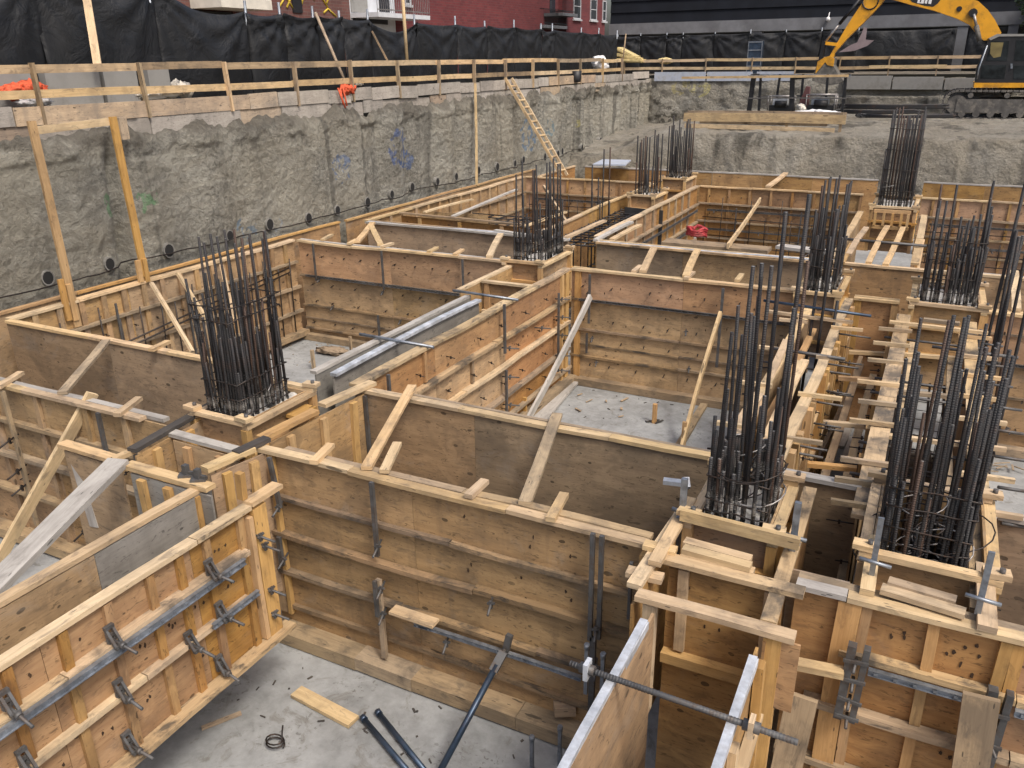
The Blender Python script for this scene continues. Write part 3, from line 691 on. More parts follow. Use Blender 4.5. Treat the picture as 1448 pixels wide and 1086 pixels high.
# ------------------------------------------------------------------ ladder
lt, lb = atx(722, 116, -13.5), atz(796, 245, 1.93)
t = thing('wooden_ladder', 'wooden ladder leaning from the formwork up to the lagging of the left wall', 'ladder', lb)
dr = (lb-lt).normalized(); sd = V((0, 1, 0)); sd = (sd-dr*sd.dot(dr)).normalized()*.24
for s in (-1, 1):
    m = MB(); m.bar(lt+sd*s-dr*.15, lb+sd*s+dr*.1, .05, .09, V((1, 0, .5))); m.build('side_rail', 'lumber', t)
n = 13
for i in range(n):
    c = lt+(lb-lt)*((i+.6)/n); m = MB(); m.bar(c-sd*1.05, c+sd*1.05, .04, .065, V((1, 0, .5))); m.build('rung', 'lumber', t)
# ------------------------------------------------------------------ excavator
Yt, Yb, Yc = 38.5, 39.8, 38.75
t = thing('excavator', 'yellow tracked excavator parked on the far terrace with its bucket lowered', 'excavator', (2.5, Yb, 3.2))
a = aty(1332, 148, Yt); zb0 = aty(1400, 168, Yt).z; H = 1.02; r_ = H/2
for k, y in enumerate((Yt, Yt+2.35)):
    L = 4.5; x0 = a.x
    pts = [(x0+r_+r_*math.cos(q), zb0+r_+r_*math.sin(q)) for q in [R(90+15*i) for i in range(13)]]+[(x0+L-r_+r_*math.cos(q), zb0+r_+r_*math.sin(q)) for q in [R(-90+15*i) for i in range(13)]]
    P_ = []
    n = len(pts)
    for i in range(n):
        p, q = V(pts[i]), V(pts[(i+1) % n]); k_ = max(1, int((q-p).length/.2))
        for j in range(k_): P_.append(p+(q-p)*j/k_)
    m = MB(); n = len(P_)
    for i in range(n):
        p, q = P_[i], P_[(i+1) % n]
        m.bar((p.x, y+.3, p.y), (p.x+(q.x-p.x)*.86, y+.3, p.y+(q.y-p.y)*.86), .62, .07, (0, 0, 1) if abs(q.x-p.x) > abs(q.y-p.y) else (1, 0, 0))
    tr = m.build('track', 'track', t)
    m = MB(); m.box((x0+.5, y+.02, zb0+.22), (x0+L-.5, y+.5, zb0+.72)); m.build('track_frame', 'track', tr)
    for xx in (x0+.95, x0+2.2, x0+3.4): m = MB(); m.tube([(xx, y, zb0+.86), (xx, y+.5, zb0+.86)], .10, 10); m.build('carrier_roller', 'track', tr)
    for i in range(7): m = MB(); m.tube([(x0+.75+.5*i, y, zb0+.17), (x0+.75+.5*i, y+.5, zb0+.17)], .13, 10); m.build('roller', 'track', tr)
    for xx in (x0+.52, x0+L-.52): m = MB(); m.tube([(xx, y+.05, zb0+r_), (xx, y+.5, zb0+r_)], .36, 16); m.build('idler_wheel', 'track', tr)
def pr(name, mat, pts, y, th, par=None):
    m = MB(); m.prism([aty(u, v, y) for u, v in pts], (0, th, 0)); return m.build(name, mat, par or t)
ca = aty(1378, 123, Yc); xr = ca.x
m = MB(); m.tube([(xr+1.6, Yb, zb0+.95), (xr+1.6, Yb, zb0+1.28)], .75, 20); m.build('slew_ring', 'black', t)
pr('base_frame', 'yellow', [(1377, 124), (1378, 117.2), (1520, 117.2), (1520, 124)], Yc-.04, 2.5)
cab = pr('cab', 'black', [(1379, 117), (1381, 97), (1398, 57), (1412, 49.5), (1476, 49.5), (1478, 117)], Yc, 1.3)
pr('cab_roof', 'paint_grey', [(1398, 54), (1410, 48), (1478, 48), (1479, 51), (1413, 51.5), (1401, 57)], Yc-.03, 1.36, cab)
for pts in ([(1402, 58), (1427, 58), (1424, 86), (1394, 86)], [(1389, 92), (1423, 92), (1420, 111), (1386, 111)], [(1437, 57), (1470, 57), (1470, 86), (1434, 86)], [(1433, 93), (1470, 93), (1470, 112), (1433, 112)]):
    pr('cab_window', 'cab_glass', pts, Yc-.012, .02, cab)
pr('seat', 'olive', [(1401, 60), (1419, 60), (1415, 80), (1405, 82), (1400, 76)], Yc-.018, .004, cab)
pr('door_handle', 'galv', [(1429, 90), (1432, 90), (1432, 97), (1429, 97)], Yc-.04, .03, cab)
m = MB(); m.tube([aty(1381.5, 112, Yc-.06), aty(1384, 97, Yc-.06), aty(1396, 64, Yc-.06)], .035, 6); m.build('grab_rail', 'galv', cab)
m = MB(); m.box((xr+2.0, Yc+1.2, zb0+1.35), (xr+5.0, Yc+2.5, zb0+2.5)); m.build('engine_housing', 'yellow', t)
m = MB(); m.box((xr+3.5, Yc-.2, zb0+1.3), (xr+5.2, Yc+2.6, zb0+2.3)); m.build('counterweight', 'excavator_grey', t)
boom = pr('boom', 'yellow', [(1391, 57), (1381, 48), (1371, 35), (1354, 26.5), (1321, 15), (1288, 6.6), (1262, -1), (1236, -4), (1228, -14), (1240, -24), (1270, -26), (1320, -21), (1360, -10), (1384, 2), (1397, 14), (1407, 28), (1416, 46), (1412, 57)], Yb, .5)
pr('decal', 'black', [(1284, -3), (1332, -3), (1326, 5), (1319.5, 9.6), (1308, 8.2), (1290, 3)], Yb-.008, .006, boom)
m = MB()
for (u0, u1) in ((1297, 1300), (1302, 1306), (1307.5, 1310.5), (1312.5, 1316.5)):
    m.prism([aty(u, v, Yb-.014) for u, v in ((u0+1.5, -2.5), (u1+1.8, -2.2), (u1, 4.6+(u0-1297)*.08), (u0, 3.8+(u0-1297)*.08))], (0, .005, 0))
m.prism([aty(u, v, Yb-.016) for u, v in ((1297, 3), (1306, 3.8), (1305.6, 5), (1296.6, 4.2))], (0, .003, 0)); m.build('lettering', 'white', boom)
m = MB(); m.tube([aty(1376, 18, Yb-.12), aty(1376, 18, Yb+.62)], .16, 12); m.tube([aty(1356.5, 12.5, Yb-.04), aty(1356.5, 12.5, Yb+.54)], .10, 10); m.build('pin', 'black', boom)
for y in (Yb-.09, Yb+.59):
    m = MB(); m.tube([aty(1377, 20, y), aty(1381, 38, y)], .055, 8); m.build('boom_cylinder_rod', 'wire_bright', boom)
    m = MB(); m.tube([aty(1380.5, 36, y), aty(1385, 58, y)], .09, 8); m.build('boom_cylinder', 'excavator_grey', boom)
stick = pr('stick', 'yellow', [(1221.8, 0), (1199.7, 33), (1184, 60), (1175, 76), (1172, 81), (1178, 82), (1180, 75), (1197.5, 55), (1228, 25), (1244, 8), (1250.5, 0), (1260, -16), (1246, -30), (1236, -22)], Yb+.08, .34)
m = MB()
c0 = aty(1231, 2, Yb+.07)
m.tube([c0+V((.30*math.cos(q), -.01, .30*math.sin(q))) for q in [R(180+20*i) for i in range(11)]], .03, 5); m.build('hydraulic_hose', 'black', stick)
m = MB(); m.tube([aty(1216, -1, Yb+.2), aty(1187, 34, Yb+.2)], .07, 8); m.build('bucket_cylinder', 'black_metal', stick)
m = MB(); m.tube([aty(1187, 34, Yb+.2), aty(1167, 59, Yb+.2)], .045, 8); m.build('bucket_cylinder_rod', 'wire_bright', stick)
m = MB(); m.bar(aty(1167, 61, Yb+.22), aty(1184, 63, Yb+.22), .4, .13, (0, 0, 1)); m.build('link', 'yellow', stick)
m = MB(); m.bar(aty(1166, 59, Yb+.22), aty(1160, 88, Yb+.22), .45, .14, (1, 0, 0)); m.build('bucket_link', 'black_metal', stick)
bk = pr('bucket', 'excavator_grey', [(1157, 86), (1166, 82), (1173, 80), (1180, 83), (1178, 92), (1185, 105), (1193, 114.6), (1184, 119), (1172, 121), (1148, 114), (1151, 104)], Yb-.3, 1.1)
pr('bucket_ear', 'yellow', [(1156, 87), (1166, 81), (1173, 79), (1180, 83), (1178.5, 94), (1170, 92), (1167, 88), (1160, 96), (1153, 104)], Yb-.33, .06, bk)
# ------------------------------------------------------------------ plant on the terrace
yA = 35.6
t = thing('pipe_stand', 'open dark steel frame stand on the terrace left of the excavator', 'frame', aty(1125, 157, yA))
gz = lambda u: aty(u, 158, yA).z
for y, us in ((yA, ((1059, 1066), (1073, 1076), (1119, 1121), (1191, 1196))), (yA+1.6, ((1086, 1093), (1122, 1127), (1186, 1190), (1160, 1163)))):
    for (u0, u1) in us:
        b = aty(u0, 158, yA); tp = aty(u1, 106, yA)
        m = MB(); m.bar((b.x, y, b.z-.02), (tp.x, y, tp.z), .18 if u0 in (1059, 1119) else .09, .09, (0, 1, 0)); m.build('post', 'black_metal', t)
for v, mt, w_ in ((139, 'steel', .05), (108, 'galv', .09)):
    for y in (yA-.04, yA+1.66):
        p, q = aty(1058, v, yA), aty(1197, v, yA); m = MB(); m.bar((p.x, y, p.z), (q.x, y, q.z), .05, w_); m.build('cross_rail', mt, t)
for u in (1062, 1195):
    p = aty(u, 108, yA); m = MB(); m.bar((p.x, yA, p.z+.05), (p.x, yA+1.6, p.z+.05), .05, .05); m.build('cross_rail', 'black_metal', t)
board('long thin board laid across the steel frame on the terrace', aty(964, 110, yA-.15), aty(1200, 107, yA-.15), .05, .09)
def machine(label, u, v, y, body, s=1):
    c = aty(u, v, y); t = thing('generator', label, 'generator', c)
    m = MB(); m.box(c+V((-.55*s, -.25, 0)), c+V((.55*s, .25, .28*s))); m.tube([c+V((-.25*s, -.28, .36*s)), c+V((.3*s, -.28, .36*s))], .16*s, 10); m.build('engine', 'black', t)
    m = MB(); m.box(c+V((-.4*s, -.22, .3*s)), c+V((.3*s, .22, .6*s))); m.build('tank', body, t)
    m = MB()
    for x in (-.6, .6):
        for y_ in (-.3, .3): m.tube([c+V((x*s, y_, 0)), c+V((x*s, y_, .72*s))], .025, 6)
        m.tube([c+V((x*s, -.3, .72*s)), c+V((x*s, .3, .72*s))], .025, 6)
    for y_ in (-.3, .3): m.tube([c+V((-.6*s, y_, .72*s)), c+V((.6*s, y_, .72*s))], .025, 6)
    m.build('tube_frame', 'wire_bright', t)
machine('grey generator with pale tank inside the left of the steel frame', 1104, 157, yA+.6, 'galv_light', .8)
machine('small dark generator with wheels right inside the steel frame', 1160, 158, yA+.6, 'galv', .9)
m = MB(); m.prism([aty(u, v, yA+.4) for u, v in ((1127, 153), (1142, 153), (1145, 123), (1140, 122))], (0, .3, 0)); tag(m.build('red_panel', 'brick'), 'dark red upright panel inside the steel frame', 'panel')
heap('plastic_bag', 'cream bag by the red panel in the steel frame', 'bag', aty(1135, 153, yA), .2, 'cream', (1, .7, .8), 3, 21)
heap('plastic_sheet', 'white plastic sheet on the ground in front of the steel frame', 'sheet', aty(1150, 160, yA-.3), .3, 'white', (2.4, .8, .35), 4, 22)
yB = 33.4
t = thing('timber_barrier', 'two long timber beams on short posts at the terrace edge', 'barrier', aty(1080, 180, yB))
for (v0, v1, w_, h_, u0, u1) in ((165.5, 169.5, .05, .32, 967, 1196), (177.5, 184.5, .05, .16, 968, 1180)):
    p, q = aty(u0, v0, yB), aty(u1, v1, yB); m = MB(); m.bar(p, q, w_, h_); m.build('beam', 'lumber', t)
p, q = aty(972, 161, yB+.5), aty(1197, 164, yB+.5); m = MB(); m.bar(p, q, .05, .25); m.build('beam', 'lumber_old', t)
for (v0, v1, dy) in ((172.5, 176.5, .25), (167, 170, .75)):
    p, q = aty(990, v0, yB+dy), aty(1170, v1, yB+dy); m = MB(); m.bar(p, q, .14, .10); m.build('beam', 'lumber_old', t)
for u in (972, 1060, 1112, 1188):
    p = aty(u, 181, yB+.1); m = MB(); m.bar((p.x, yB+.08, p.z-.3), (p.x, yB+.08, p.z+.55), .1, .06, (0, 1, 0)); m.build('post', 'lumber_old', t)
rb = random.Random(5)
for i, (u0, u1, v) in enumerate(((1182, 1335, 150), (1180, 1300, 157), (1215, 1345, 163))):
    m = MB()
    for k in range(16):
        p, q = aty(u0+rb.uniform(-6, 6), v+rb.uniform(-2.5, 2.5), 37-i*.6), aty(u1+rb.uniform(-8, 8), v+rb.uniform(-2, 3), 37-i*.6)
        m.tube([p, (p+q)/2+V((0, 0, -.03)), q], .035, 5)
    tag(m.build('rebar_bundle', 'rebar'), ('rebar bundle lying furthest back beside the excavator track', 'middle rebar bundle right of the steel frame on the terrace', 'front rebar bundle lying at the excavator track nose')[i], 'rebar bundle', 'rebar bundles on the terrace')
m = MB(); m.prism([atz(u, v, 2.15) for u, v in ((838, 234), (852, 227), (892, 228), (884, 235))], (0, 0, .05)); tag(m.build('plastic_sheet', 'sheet_blue'), 'pale sheet on the slope foot beyond the far formwork', 'sheet')
# ================================================================== FORMWORK
def px(p):
    d = V(p)-CAM; w_ = d.dot(FW); return (PX+PF*d.dot(RT)/w_, PY-PF*d.dot(UP)/w_)
def zv(x, y, v):    # height above (x, y) that shows at image row v
    lo, hi = -2.0, 9.0
    for _ in range(40):
        mid = (lo+hi)/2
        if px((x, y, mid))[1] > v: lo = mid
        else: hi = mid
    return lo
class Form:
    def __init__(s, label, ax, c, a0, a1, n, z0=F, z1=T, name='formwork_panel', group='plywood formwork panels'):
        s.ax, s.c, s.a0, s.a1, s.n, s.z0, s.z1 = ax, c, a0, a1, n, z0, z1
        s.t = thing(name, label, 'formwork', s.L((a0+a1)/2, 0, z0), group)
        s.up = s.L(0, 1, 0)-s.L(0, 0, 0)
    def L(s, a, o, z): return V((a, s.c+s.n*o, z)) if s.ax == 'x' else V((s.c+s.n*o, a, z))
    def sheets(s, mats, splits=(), zs=()):
        A = [s.a0]+list(splits)+[s.a1]; Zs = [s.z0]+list(zs)+[s.z1-.042]; k = 0
        for j in range(len(Zs)-1):
            for i in range(len(A)-1):
                mt = mats if isinstance(mats, str) else mats[k % len(mats)]; k += 1
                m = MB(); g = .002
                o0 = s.L(A[i]+g, -.02+J(.0015), Zs[j]+g); m.slab(o0, s.L(A[i+1]-g, -.02, Zs[j]+g)-s.L(A[i]+g, -.02, Zs[j]+g), (0, 0, Zs[j+1]-Zs[j]-2*g), s.up*.02)
                m.build('plywood_sheet', mt, s.t)
        return s
    def waler(s, z, mat='lumber_old', d=.10, h=.05, a0=None, a1=None, br=(), o=0.003):
        A = [s.a0 if a0 is None else a0]+list(br)+[s.a1 if a1 is None else a1]
        for p, q in zip(A, A[1:]):
            m = MB(); dz = J(.008); m.bar(s.L(p+.004, o+d/2+J(.004), z+dz), s.L(q-.004, o+d/2+J(.004), z+dz+J(.006)), d if True else h, h)
            m.build('waler', mat, s.t)
        return s
    def stud(s, a, z0=None, z1=None, wd=.085, d=.045, mat='lumber_gold', o=.003):
        m = MB(); x = J(.008); m.bar(s.L(a+x, o+d/2, s.z0+.005 if z0 is None else z0), s.L(a+x+J(.008), o+d/2, s.z1-.046 if z1 is None else z1), wd, d, s.up)
        m.build('stud', mat, s.t); return s
    def studs(s, al, zcuts, **k):
        for a in al:
            for z0, z1 in zip(zcuts, zcuts[1:]): s.stud(a, z0+.03, z1-.03, **k)
        return s
    def plate(s, o=.02, wd=.10, mat='lumber', br=(), a0=None, a1=None, th=.042, dz=0):
        A = [s.a0 if a0 is None else a0]+list(br)+[s.a1 if a1 is None else a1]
        for p, q in zip(A, A[1:]):
            m = MB(); z = s.z1-.019+dz+J(.004); m.bar(s.L(p+.003, o+J(.006), z), s.L(q-.003, o+J(.006), z+J(.004)), wd+J(.006), th)
            m.build('top_plate', mat, s.t)
        return s
    def strap(s, a, z0, z1, wd=.05, d=.05, o=.11, mat='steel', tilt=0):
        m = MB(); m.bar(s.L(a-tilt, o+d*.35, z0), s.L(a+tilt, o+d*.35, z1), wd*.74, d*.7, s.up); m.build('strongback', mat, s.t); return s
    def strut(s, z, a0, a1, o=.11, mat='galv', h=.045):
        m = MB(); b0, b1 = s.L(a0, o, z), s.L(a1, o, z)
        m.bar(b0, b1, .008, h); 
        m.bar(b0+V((0, 0, h/2)), b1+V((0, 0, h/2)), .04, .006); m.bar(b0-V((0, 0, h/2)), b1-V((0, 0, h/2)), .04, .006)
        n_ = int((b1-b0).length/.12)
        for i in range(n_): m.bar(b0+(b1-b0)*((i+.3)/n_), b0+(b1-b0)*((i+.5)/n_), .046, h*.5)
        m.build('steel_channel', mat, s.t); return s
    def tie(s, a, z, o=.13, ln=.26, mat='wire', drop=.06, lat=.05):   # tie rod with wing nut
        m = MB(); p = s.L(a, o-.12, z); q = s.L(a+lat, o+ln-.12, z-drop); m.tube([p, q], .012, 6)
        c = p+(q-p)*.45; m.bar(c-V((0, 0, .045)), c+V((0, 0, .035)), .03, .018, s.up); e = s.L(1, 0, 0)-s.L(0, 0, 0); m.bar(c-e*.035, c+e*.04+V((0, 0, .02)), .022, .018)
        m.build('form_tie', mat, s.t); return s
    def clamp(s, a, z, o=.005, h=.13, w_=.055, ln=.25, mat='steel'):
        e = s.L(1, 0, 0)-s.L(0, 0, 0); u = s.up; k = V((0, 0, 1)); c = s.L(a, o+.012, z); m = MB()
        for sg in (-1, 1): m.bar(c+e*sg*w_/2-k*h/2, c+e*sg*w_/2+k*h/2, .016, .018, u)
        m.bar(c-e*w_*.7+k*h/2, c+e*w_*.7+k*h/2, .03, .03); m.bar(c-e*w_/2-k*h*.45, c+e*w_/2-k*h*.45, .03, .03)
        m.bar(c-e*w_/2-k*h*.05, c+e*w_/2-k*h*.05, .02, .03)
        b = c+u*.08-k*(h*.62); m.bar(c+e*w_/2+k*h*.42, b+e*w_/2, .02, .02); m.bar(c-e*w_/2+k*h*.42, b-e*w_/2, .02, .02); m.bar(b-e*w_*.6, b+e*w_*.6, .03, .03)
        cl = m.build('form_clamp', mat, s.t)
        m = MB(); q0, q1 = c-u*.01-k*h*.3, c+u*ln-k*(h*.75+J(.02))+e*J(.03); m.tube([q0, q1], .013, 8)
        n0 = q0+(q1-q0)*.42; m.tube([n0, n0+(q1-q0)*.12], .026, 8); m.build('tie_rod', 'steel', cl); return s
    def pegs(s, zs, step, ln=.13, seed=1):   # rows of snap-tie ends with small wedges
        r = random.Random(seed+int(s.a0*10))
        for z in zs:
            a = s.a0+.25+r.random()*.2
            while a < s.a1-.15:
                L_ = ln*r.uniform(.6, 1.3); m = MB(); p = s.L(a, 0, z); m.tube([p, s.L(a+r.uniform(-.02, .02), L_, z-.02)], .0075, 5)
                c = s.L(a, L_*.55, z-.01); m.bar(c-V((0, 0, .022)), c+V((0, 0, .02)), .014, .02, s.up); m.build('snap_tie', 'wire', s.t)
                a += step*r.uniform(.7, 1.35)
        return s
    def marks(s, al, z, dz=.02):
        for a in al:
            m = MB(); c = s.L(a+J(.03), .0035, z+J(dz)); e = s.L(1, 0, 0)-s.L(0, 0, 0)
            m.prism([c+e*.011*math.cos(i)*(1+J(.5))+V((0, 0, .02*math.sin(i)*(1+J(.5)))) for i in (0, .9, 1.8, 2.7, 3.6, 4.5, 5.4)], s.up*.002); m.build('knot_hole', 'knot', s.t)
        return s
# ---- foreground beam running along the left (orange panel and its partner)
f = Form('orange plywood panel with studs, steel channel and clamps at the bottom left', 'y', -5.02, .3, 4.80, 1, .42)
f.sheets('ply', (2.62, 3.95)).plate(.01, .11, 'lumber', (2.05,), a1=4.0).plate(.01, .115, 'lumber_dirty', a0=4.0, a1=4.62).plate(.01, .12, 'lumber', a0=4.62, a1=5.02, dz=.03)
f.waler(1.51, 'lumber_dirty', .10, .05, .3, 4.5, (2.7,)).waler(1.05, 'lumber', .075, .05, .3, 4.52, (3.3,)).waler(.46, 'lumber_dirty', .13, .05, .3, 4.9, (2.3,))
f.strut(1.49, .3, 4.40, .125, 'galv', .05).strut(1.10, 3.95, 4.5, .125, 'galv', .045)
f.studs((.7, 1.1, 1.55, 1.95, 2.36, 2.76, 3.14, 3.52, 3.81, 4.11, 4.49), (.46, 1.03, 1.50, T-.03), mat='ply', wd=.07, d=.04)
f.stud(4.72, .45, T-.05, .16, .06, 'lumber_gold').stud(4.60, .5, T-.1, .05, .07, 'lumber_gold')
for a, z in ((2.29, 1.66), (3.09, 1.62), (3.06, 1.14), (3.74, 1.10), (4.06, 1.61), (4.09, 1.16), (4.02, .63), (3.05, .62), (2.29, 1.16), (2.3, .62), (1.6, 1.62)): f.clamp(a, z, .055 if z > .9 else .02)
for a, z in ((4.62, 1.62), (4.66, 1.50), (4.66, 1.02), (4.66, .75)): f.tie(a, z, .10, .26, 'steel')
f.marks((3.33, 3.38, 3.62, 3.65, 3.68, 3.99, 4.3, 4.34, 3.9), 1.28).marks((2.5, 2.55, 2.9, 2.95, 3.3, 3.35, 3.9, 4.3), .80).marks((2.5, 2.9, 4.25, 4.3, 4.2), 1.68)
f = Form('inner tan and grey plywood panel facing the orange clamp-studded panel', 'y', -5.63, .3, 4.78, -1, .42)
f.sheets(['ply_tan', 'ply_grey'], (3.52,)).plate(.03, .11, 'lumber', (2.2,)).waler(1.4, 'lumber_old').waler(.9, 'lumber_old').studs((1, 1.8, 2.6, 3.4, 4.2), (.42, .9, 1.4, T))
m = MB(); m.slab((-5.61, .3, .425), (0, 4.4, 0), (.565, 0, 0), (0, 0, .02)); m.build('soffit_sheet', 'ply_tan', f.t)
for y in (.8, 2.0, 3.2, 4.4): m = MB(); m.bar((-6.4, y, .37), (-5.1, y, .37), .09, .10); m.build('bearer', 'lumber_old', f.t)
m = MB(); m.box((-6.5, .0, F), (-5.95, 4.7, .315)); tag(m.build('concrete_footing', 'floor'), 'low concrete footing in shadow under the grey and tan inner panel', 'footing')
# ---- front wall of the cross beam
f = Form('wide tan plywood panel with three ledges facing the foreground floor', 'x', 5.60, -5.78, -1.62, -1)
f.sheets(['ply_tan', 'ply_tan', 'ply_tan', 'ply_tan', 'ply_tan', 'ply_tan'], (-3.92,), (.48, 1.36))
f.plate(.02, .10, 'lumber', (-4.6, -2.9)).plate(-.085, .09, 'lumber_old', (-3.4,), a0=-5.5, dz=-.006)
f.waler(1.38, 'ledge', .055, .045, br=(-3.5,)).waler(.96, 'ledge', .085, .05, br=(-3.25,)).waler(.48, 'ledge', .08, .045, a0=-5.7, br=(-4.1, -2.6)).waler(.02, 'ledge', .05, .05)
for i, (p, q) in enumerate(((-5.72, -4.62), (-4.615, -3.92), (-3.915, -2.75), (-2.745, -1.75))):
    m = MB(); m.bar((p, 5.49, -.28+J(.01)), (q, 5.49, -.28+J(.01)), .24, .15); m.build('kicker', 'lumber_old', f.t)
f.strap(-4.28, 1.08, 1.89, .055).strap(-4.30, -.15, .80, .075, .06, .1, 'lumber_old').strap(-4.30, .4, .82, .05, .05, .165, 'steel').strap(-2.06, .86, 1.93, .05).strap(-1.98, .90, 1.93, .05).strap(-2.03, .05, .90, .07).strap(-5.5, 1.32, 1.88, .06, tilt=-.03).strap(-5.55, .6, .95, .07).strap(-1.72, 1.2, 1.75, .035)
for a, z in ((-4.28, 1.22), (-4.28, .74), (-4.28, .44), (-3.05, .96), (-2.03, 1.02), (-2.02, .62), (-5.50, 1.35), (-5.52, .72), (-3.55, .35)): f.tie(a, z, .17, .24, 'steel', .04, .07)
f.strut(.44, -3.88, -2.12, .16, 'galv', .04)
f.stud(-5.70, F+.3, T-.05, .12, .05, 'ply_tan').stud(-5.58, F+.3, T-.05, .05, .06, 'lumber_gold')
m = MB(); m.bar(f.L(-4.12, .17, .535), f.L(-3.62, .17, .53), .13, .03); m.build('packing_board', 'lumber', f.t)
f.marks((-3.35, -3.32, -2.75, -2.78, -2.3, -2.33), 1.1, .12).marks((-3.35, -2.7, -2.65, -2.3), 1.6, .1)
f = Form('dark inner plywood face behind the wide tan panel, two boards lying across', 'x', 7.34, -5.86, -1.48, 1)
sx = aty(672, 640, 7.32).x
f.sheets('ply_in', (sx,), (.55,)).plate(.01, .11, 'lumber', (-4.4, -2.6)).plate(.10, .05, 'lumber_old', a0=-5.2)
f.waler(1.36, 'lumber_old').waler(.9, 'lumber_old').waler(.4, 'lumber_old').waler(-.05, 'lumber_old').studs((-5.4, -4.6, -3.8, -3, -2.2), (F, .9, 1.36, T))
f.marks((-2.9, -2.75, -2.4, -2.35, -2.2, -2.1, -1.9, -1.85), 1.45, .2)
f.strap(-5.68, 1.0, 1.85, .06, o=-.08)
f = Form('tan plywood panel with pale double plate at the far left', 'x', 5.60, -15.5, -7.0, -1)
f.pegs((1.15, .65), 1.0)
f.sheets('ply_tan', (-13, -11.1, -9.2), (.9,)).plate(.02, .10, 'lumber', (-12, -9.5), a1=-7.45).plate(-.085, .09, 'lumber_grey', (-11, -8.6), a1=-7.2)
f.waler(1.40, 'lumber_old', .09).waler(.93, 'lumber_old', .10, .055).waler(.40, 'lumber_old', .11).waler(-.25, 'lumber_old', .2, .14)
f.studs((-12.4, -11.6, -10.9, -10.2, -9.3, -8.4, -7.75), (F, .93, 1.4, T), mat='ply_tan')
f.strap(-8.05, 1.1, 1.9, .07).strap(-9.75, .0, 1.88, .07, .06, .12, 'lumber_old').strap(-7.55, .5, 1.6, .05)
for a, z in ((-9.75, 1.28), (-9.75, .85), (-9.75, .62), (-9.2, .2), (-8.7, .25)): f.tie(a, z, .2, .3, 'wire')
f = Form('dark inner plywood face at the left with one board lying across', 'x', 7.34, -12.5, -7.25, 1)
f.sheets('ply_in', (-10.2,), (.75,)).plate(.01, .11, 'lumber', (-10.6, -9.0, -7.9))
f.waler(1.36, 'lumber_old').waler(.8, 'lumber_old').waler(.2, 'lumber_old')
# ---- left edge beam
f = Form('boarded panel with ledges and rods along the foot of the left wall, near cell', 'y', -12.55, 7.40, 14.0, 1)
f.pegs((1.2, .6, .05), .55)
f.sheets('ply_tan', (9.6, 11.8)).plate(-.02, .16, 'lumber', (8.6, 10.3, 12.2))
f.waler(1.42, 'lumber_old', .09).waler(.86, 'lumber_old', .10, .06).waler(.30, 'lumber_old', .1, .06).waler(-.2, 'lumber_old', .2, .12)
f.studs([7.8+.42*i for i in range(15)], (F, .3, .86, 1.42, T), mat='ply_tan', wd=.10)
for a in (9.2, 10.75, 11.5, 12.9): f.strap(a, -.3, 1.7, .045, .04, .12)
for i in range(16):
    a = 7.7+.4*i; m = MB(); m.tube([f.L(a, .06, -.3), f.L(a+J(.06), .12, 1.55+J(.2))], .014, 5); m.build('rod', 'wire', f.t)
for z in (1.12, 1.02): m = MB(); m.tube([f.L(8.0, .18, z-.25), f.L(13.6, .16, z+.25)], .018, 5); m.build('rod', 'wire', f.t)
for a, z in ((8.6, 1.2), (10.9, 1.0), (11.7, .7), (12.9, 1.3), (12.9, .9), (12.9, .5), (12.9, .1)): f.tie(a, z, .16, .25)
f = Form('outer board line tight against the left wall, near half', 'y', -13.0, 3.0, 16.2, -1)
f.sheets('ply_tan', (6, 9, 12, 14)).plate(.0, .10, 'lumber_gold', (5.5, 8.9, 12.5))
f = Form('left edge panel continuing before the near cell at the frame edge', 'y', -12.55, 3.0, 5.5, 1)
f.sheets('ply_tan').plate(-.02, .16, 'lumber')
f = Form('boarded panel along the foot of the left wall below the ladder', 'y', -12.45, 16.6, 25.5, 1)
f.sheets('ply_tan', (19, 21.5, 23.6)).plate(-.02, .15, 'lumber', (18.6, 21, 23.4)).waler(1.4, 'lumber_old').waler(.86, 'lumber_old').waler(.3, 'lumber_old')
f.studs([17+.6*i for i in range(14)], (F, .3, .86, 1.4, T), mat='ply_tan', wd=.1)
f = Form('outer board line tight against the left wall, far half', 'y', -12.95, 16.4, 27.5, -1)
f.sheets('ply_tan', (19, 22, 25)).plate(.0, .10, 'lumber_gold', (19.5, 23))
# ---- middle longitudinal beam
f = Form('long orange-tan plywood panel on the right side of the middle beam', 'y', -5.90, 7.40, 14.0, 1)
f.pegs((1.6, 1.1, .6, .15), .8)
f.sheets(['ply_pale', 'ply_pale', 'ply_orange', 'ply_pale', 'ply_pale', 'ply_orange', 'ply_orange', 'ply_orange', 'ply_orange'], (9.2, 11.35), (.35, 1.36)).plate(-.03, .16, 'lumber_dirty', (9.3, 11.2, 12.6))
f.waler(1.37, 'lumber_dirty', .10, .055, 8.45, 13.9, (10.9,)).waler(.90, 'lumber', .10, .055, None, 13.9, (9.9, 11.8)).waler(.36, 'lumber_old', .11, .055, None, 13.9, (10.4,)).waler(-.05, 'lumber_old', .09, .05).waler(-.28, 'lumber_old', .2, .15)
f.strap(11.1, 1.15, 1.97, .06).strap(11.13, -.25, .85, .06).strap(13.25, .1, 1.62, .05).strap(7.9, 1.3, 1.89, .06)
for a, z in ((11.15, 1.22), (11.15, .72), (11.15, .22), (13.27, 1.5), (13.3, 1.15), (13.3, .8), (13.3, .4), (13.3, .1), (12.4, 1.2)): f.tie(a, z, .16, .26, 'steel', .02, .12)
f.stud(13.85, F, T-.05, .14, .05, 'lumber_gold').stud(13.62, F, T-.05, .08, .05, 'lumber_gold').stud(7.55, F+.2, T-.05, .10, .05, 'lumber_gold').stud(8.9, 1.42, T-.05, .06, .045, 'ply').stud(10.2, .95, 1.33, .06, .045, 'ply_tan')
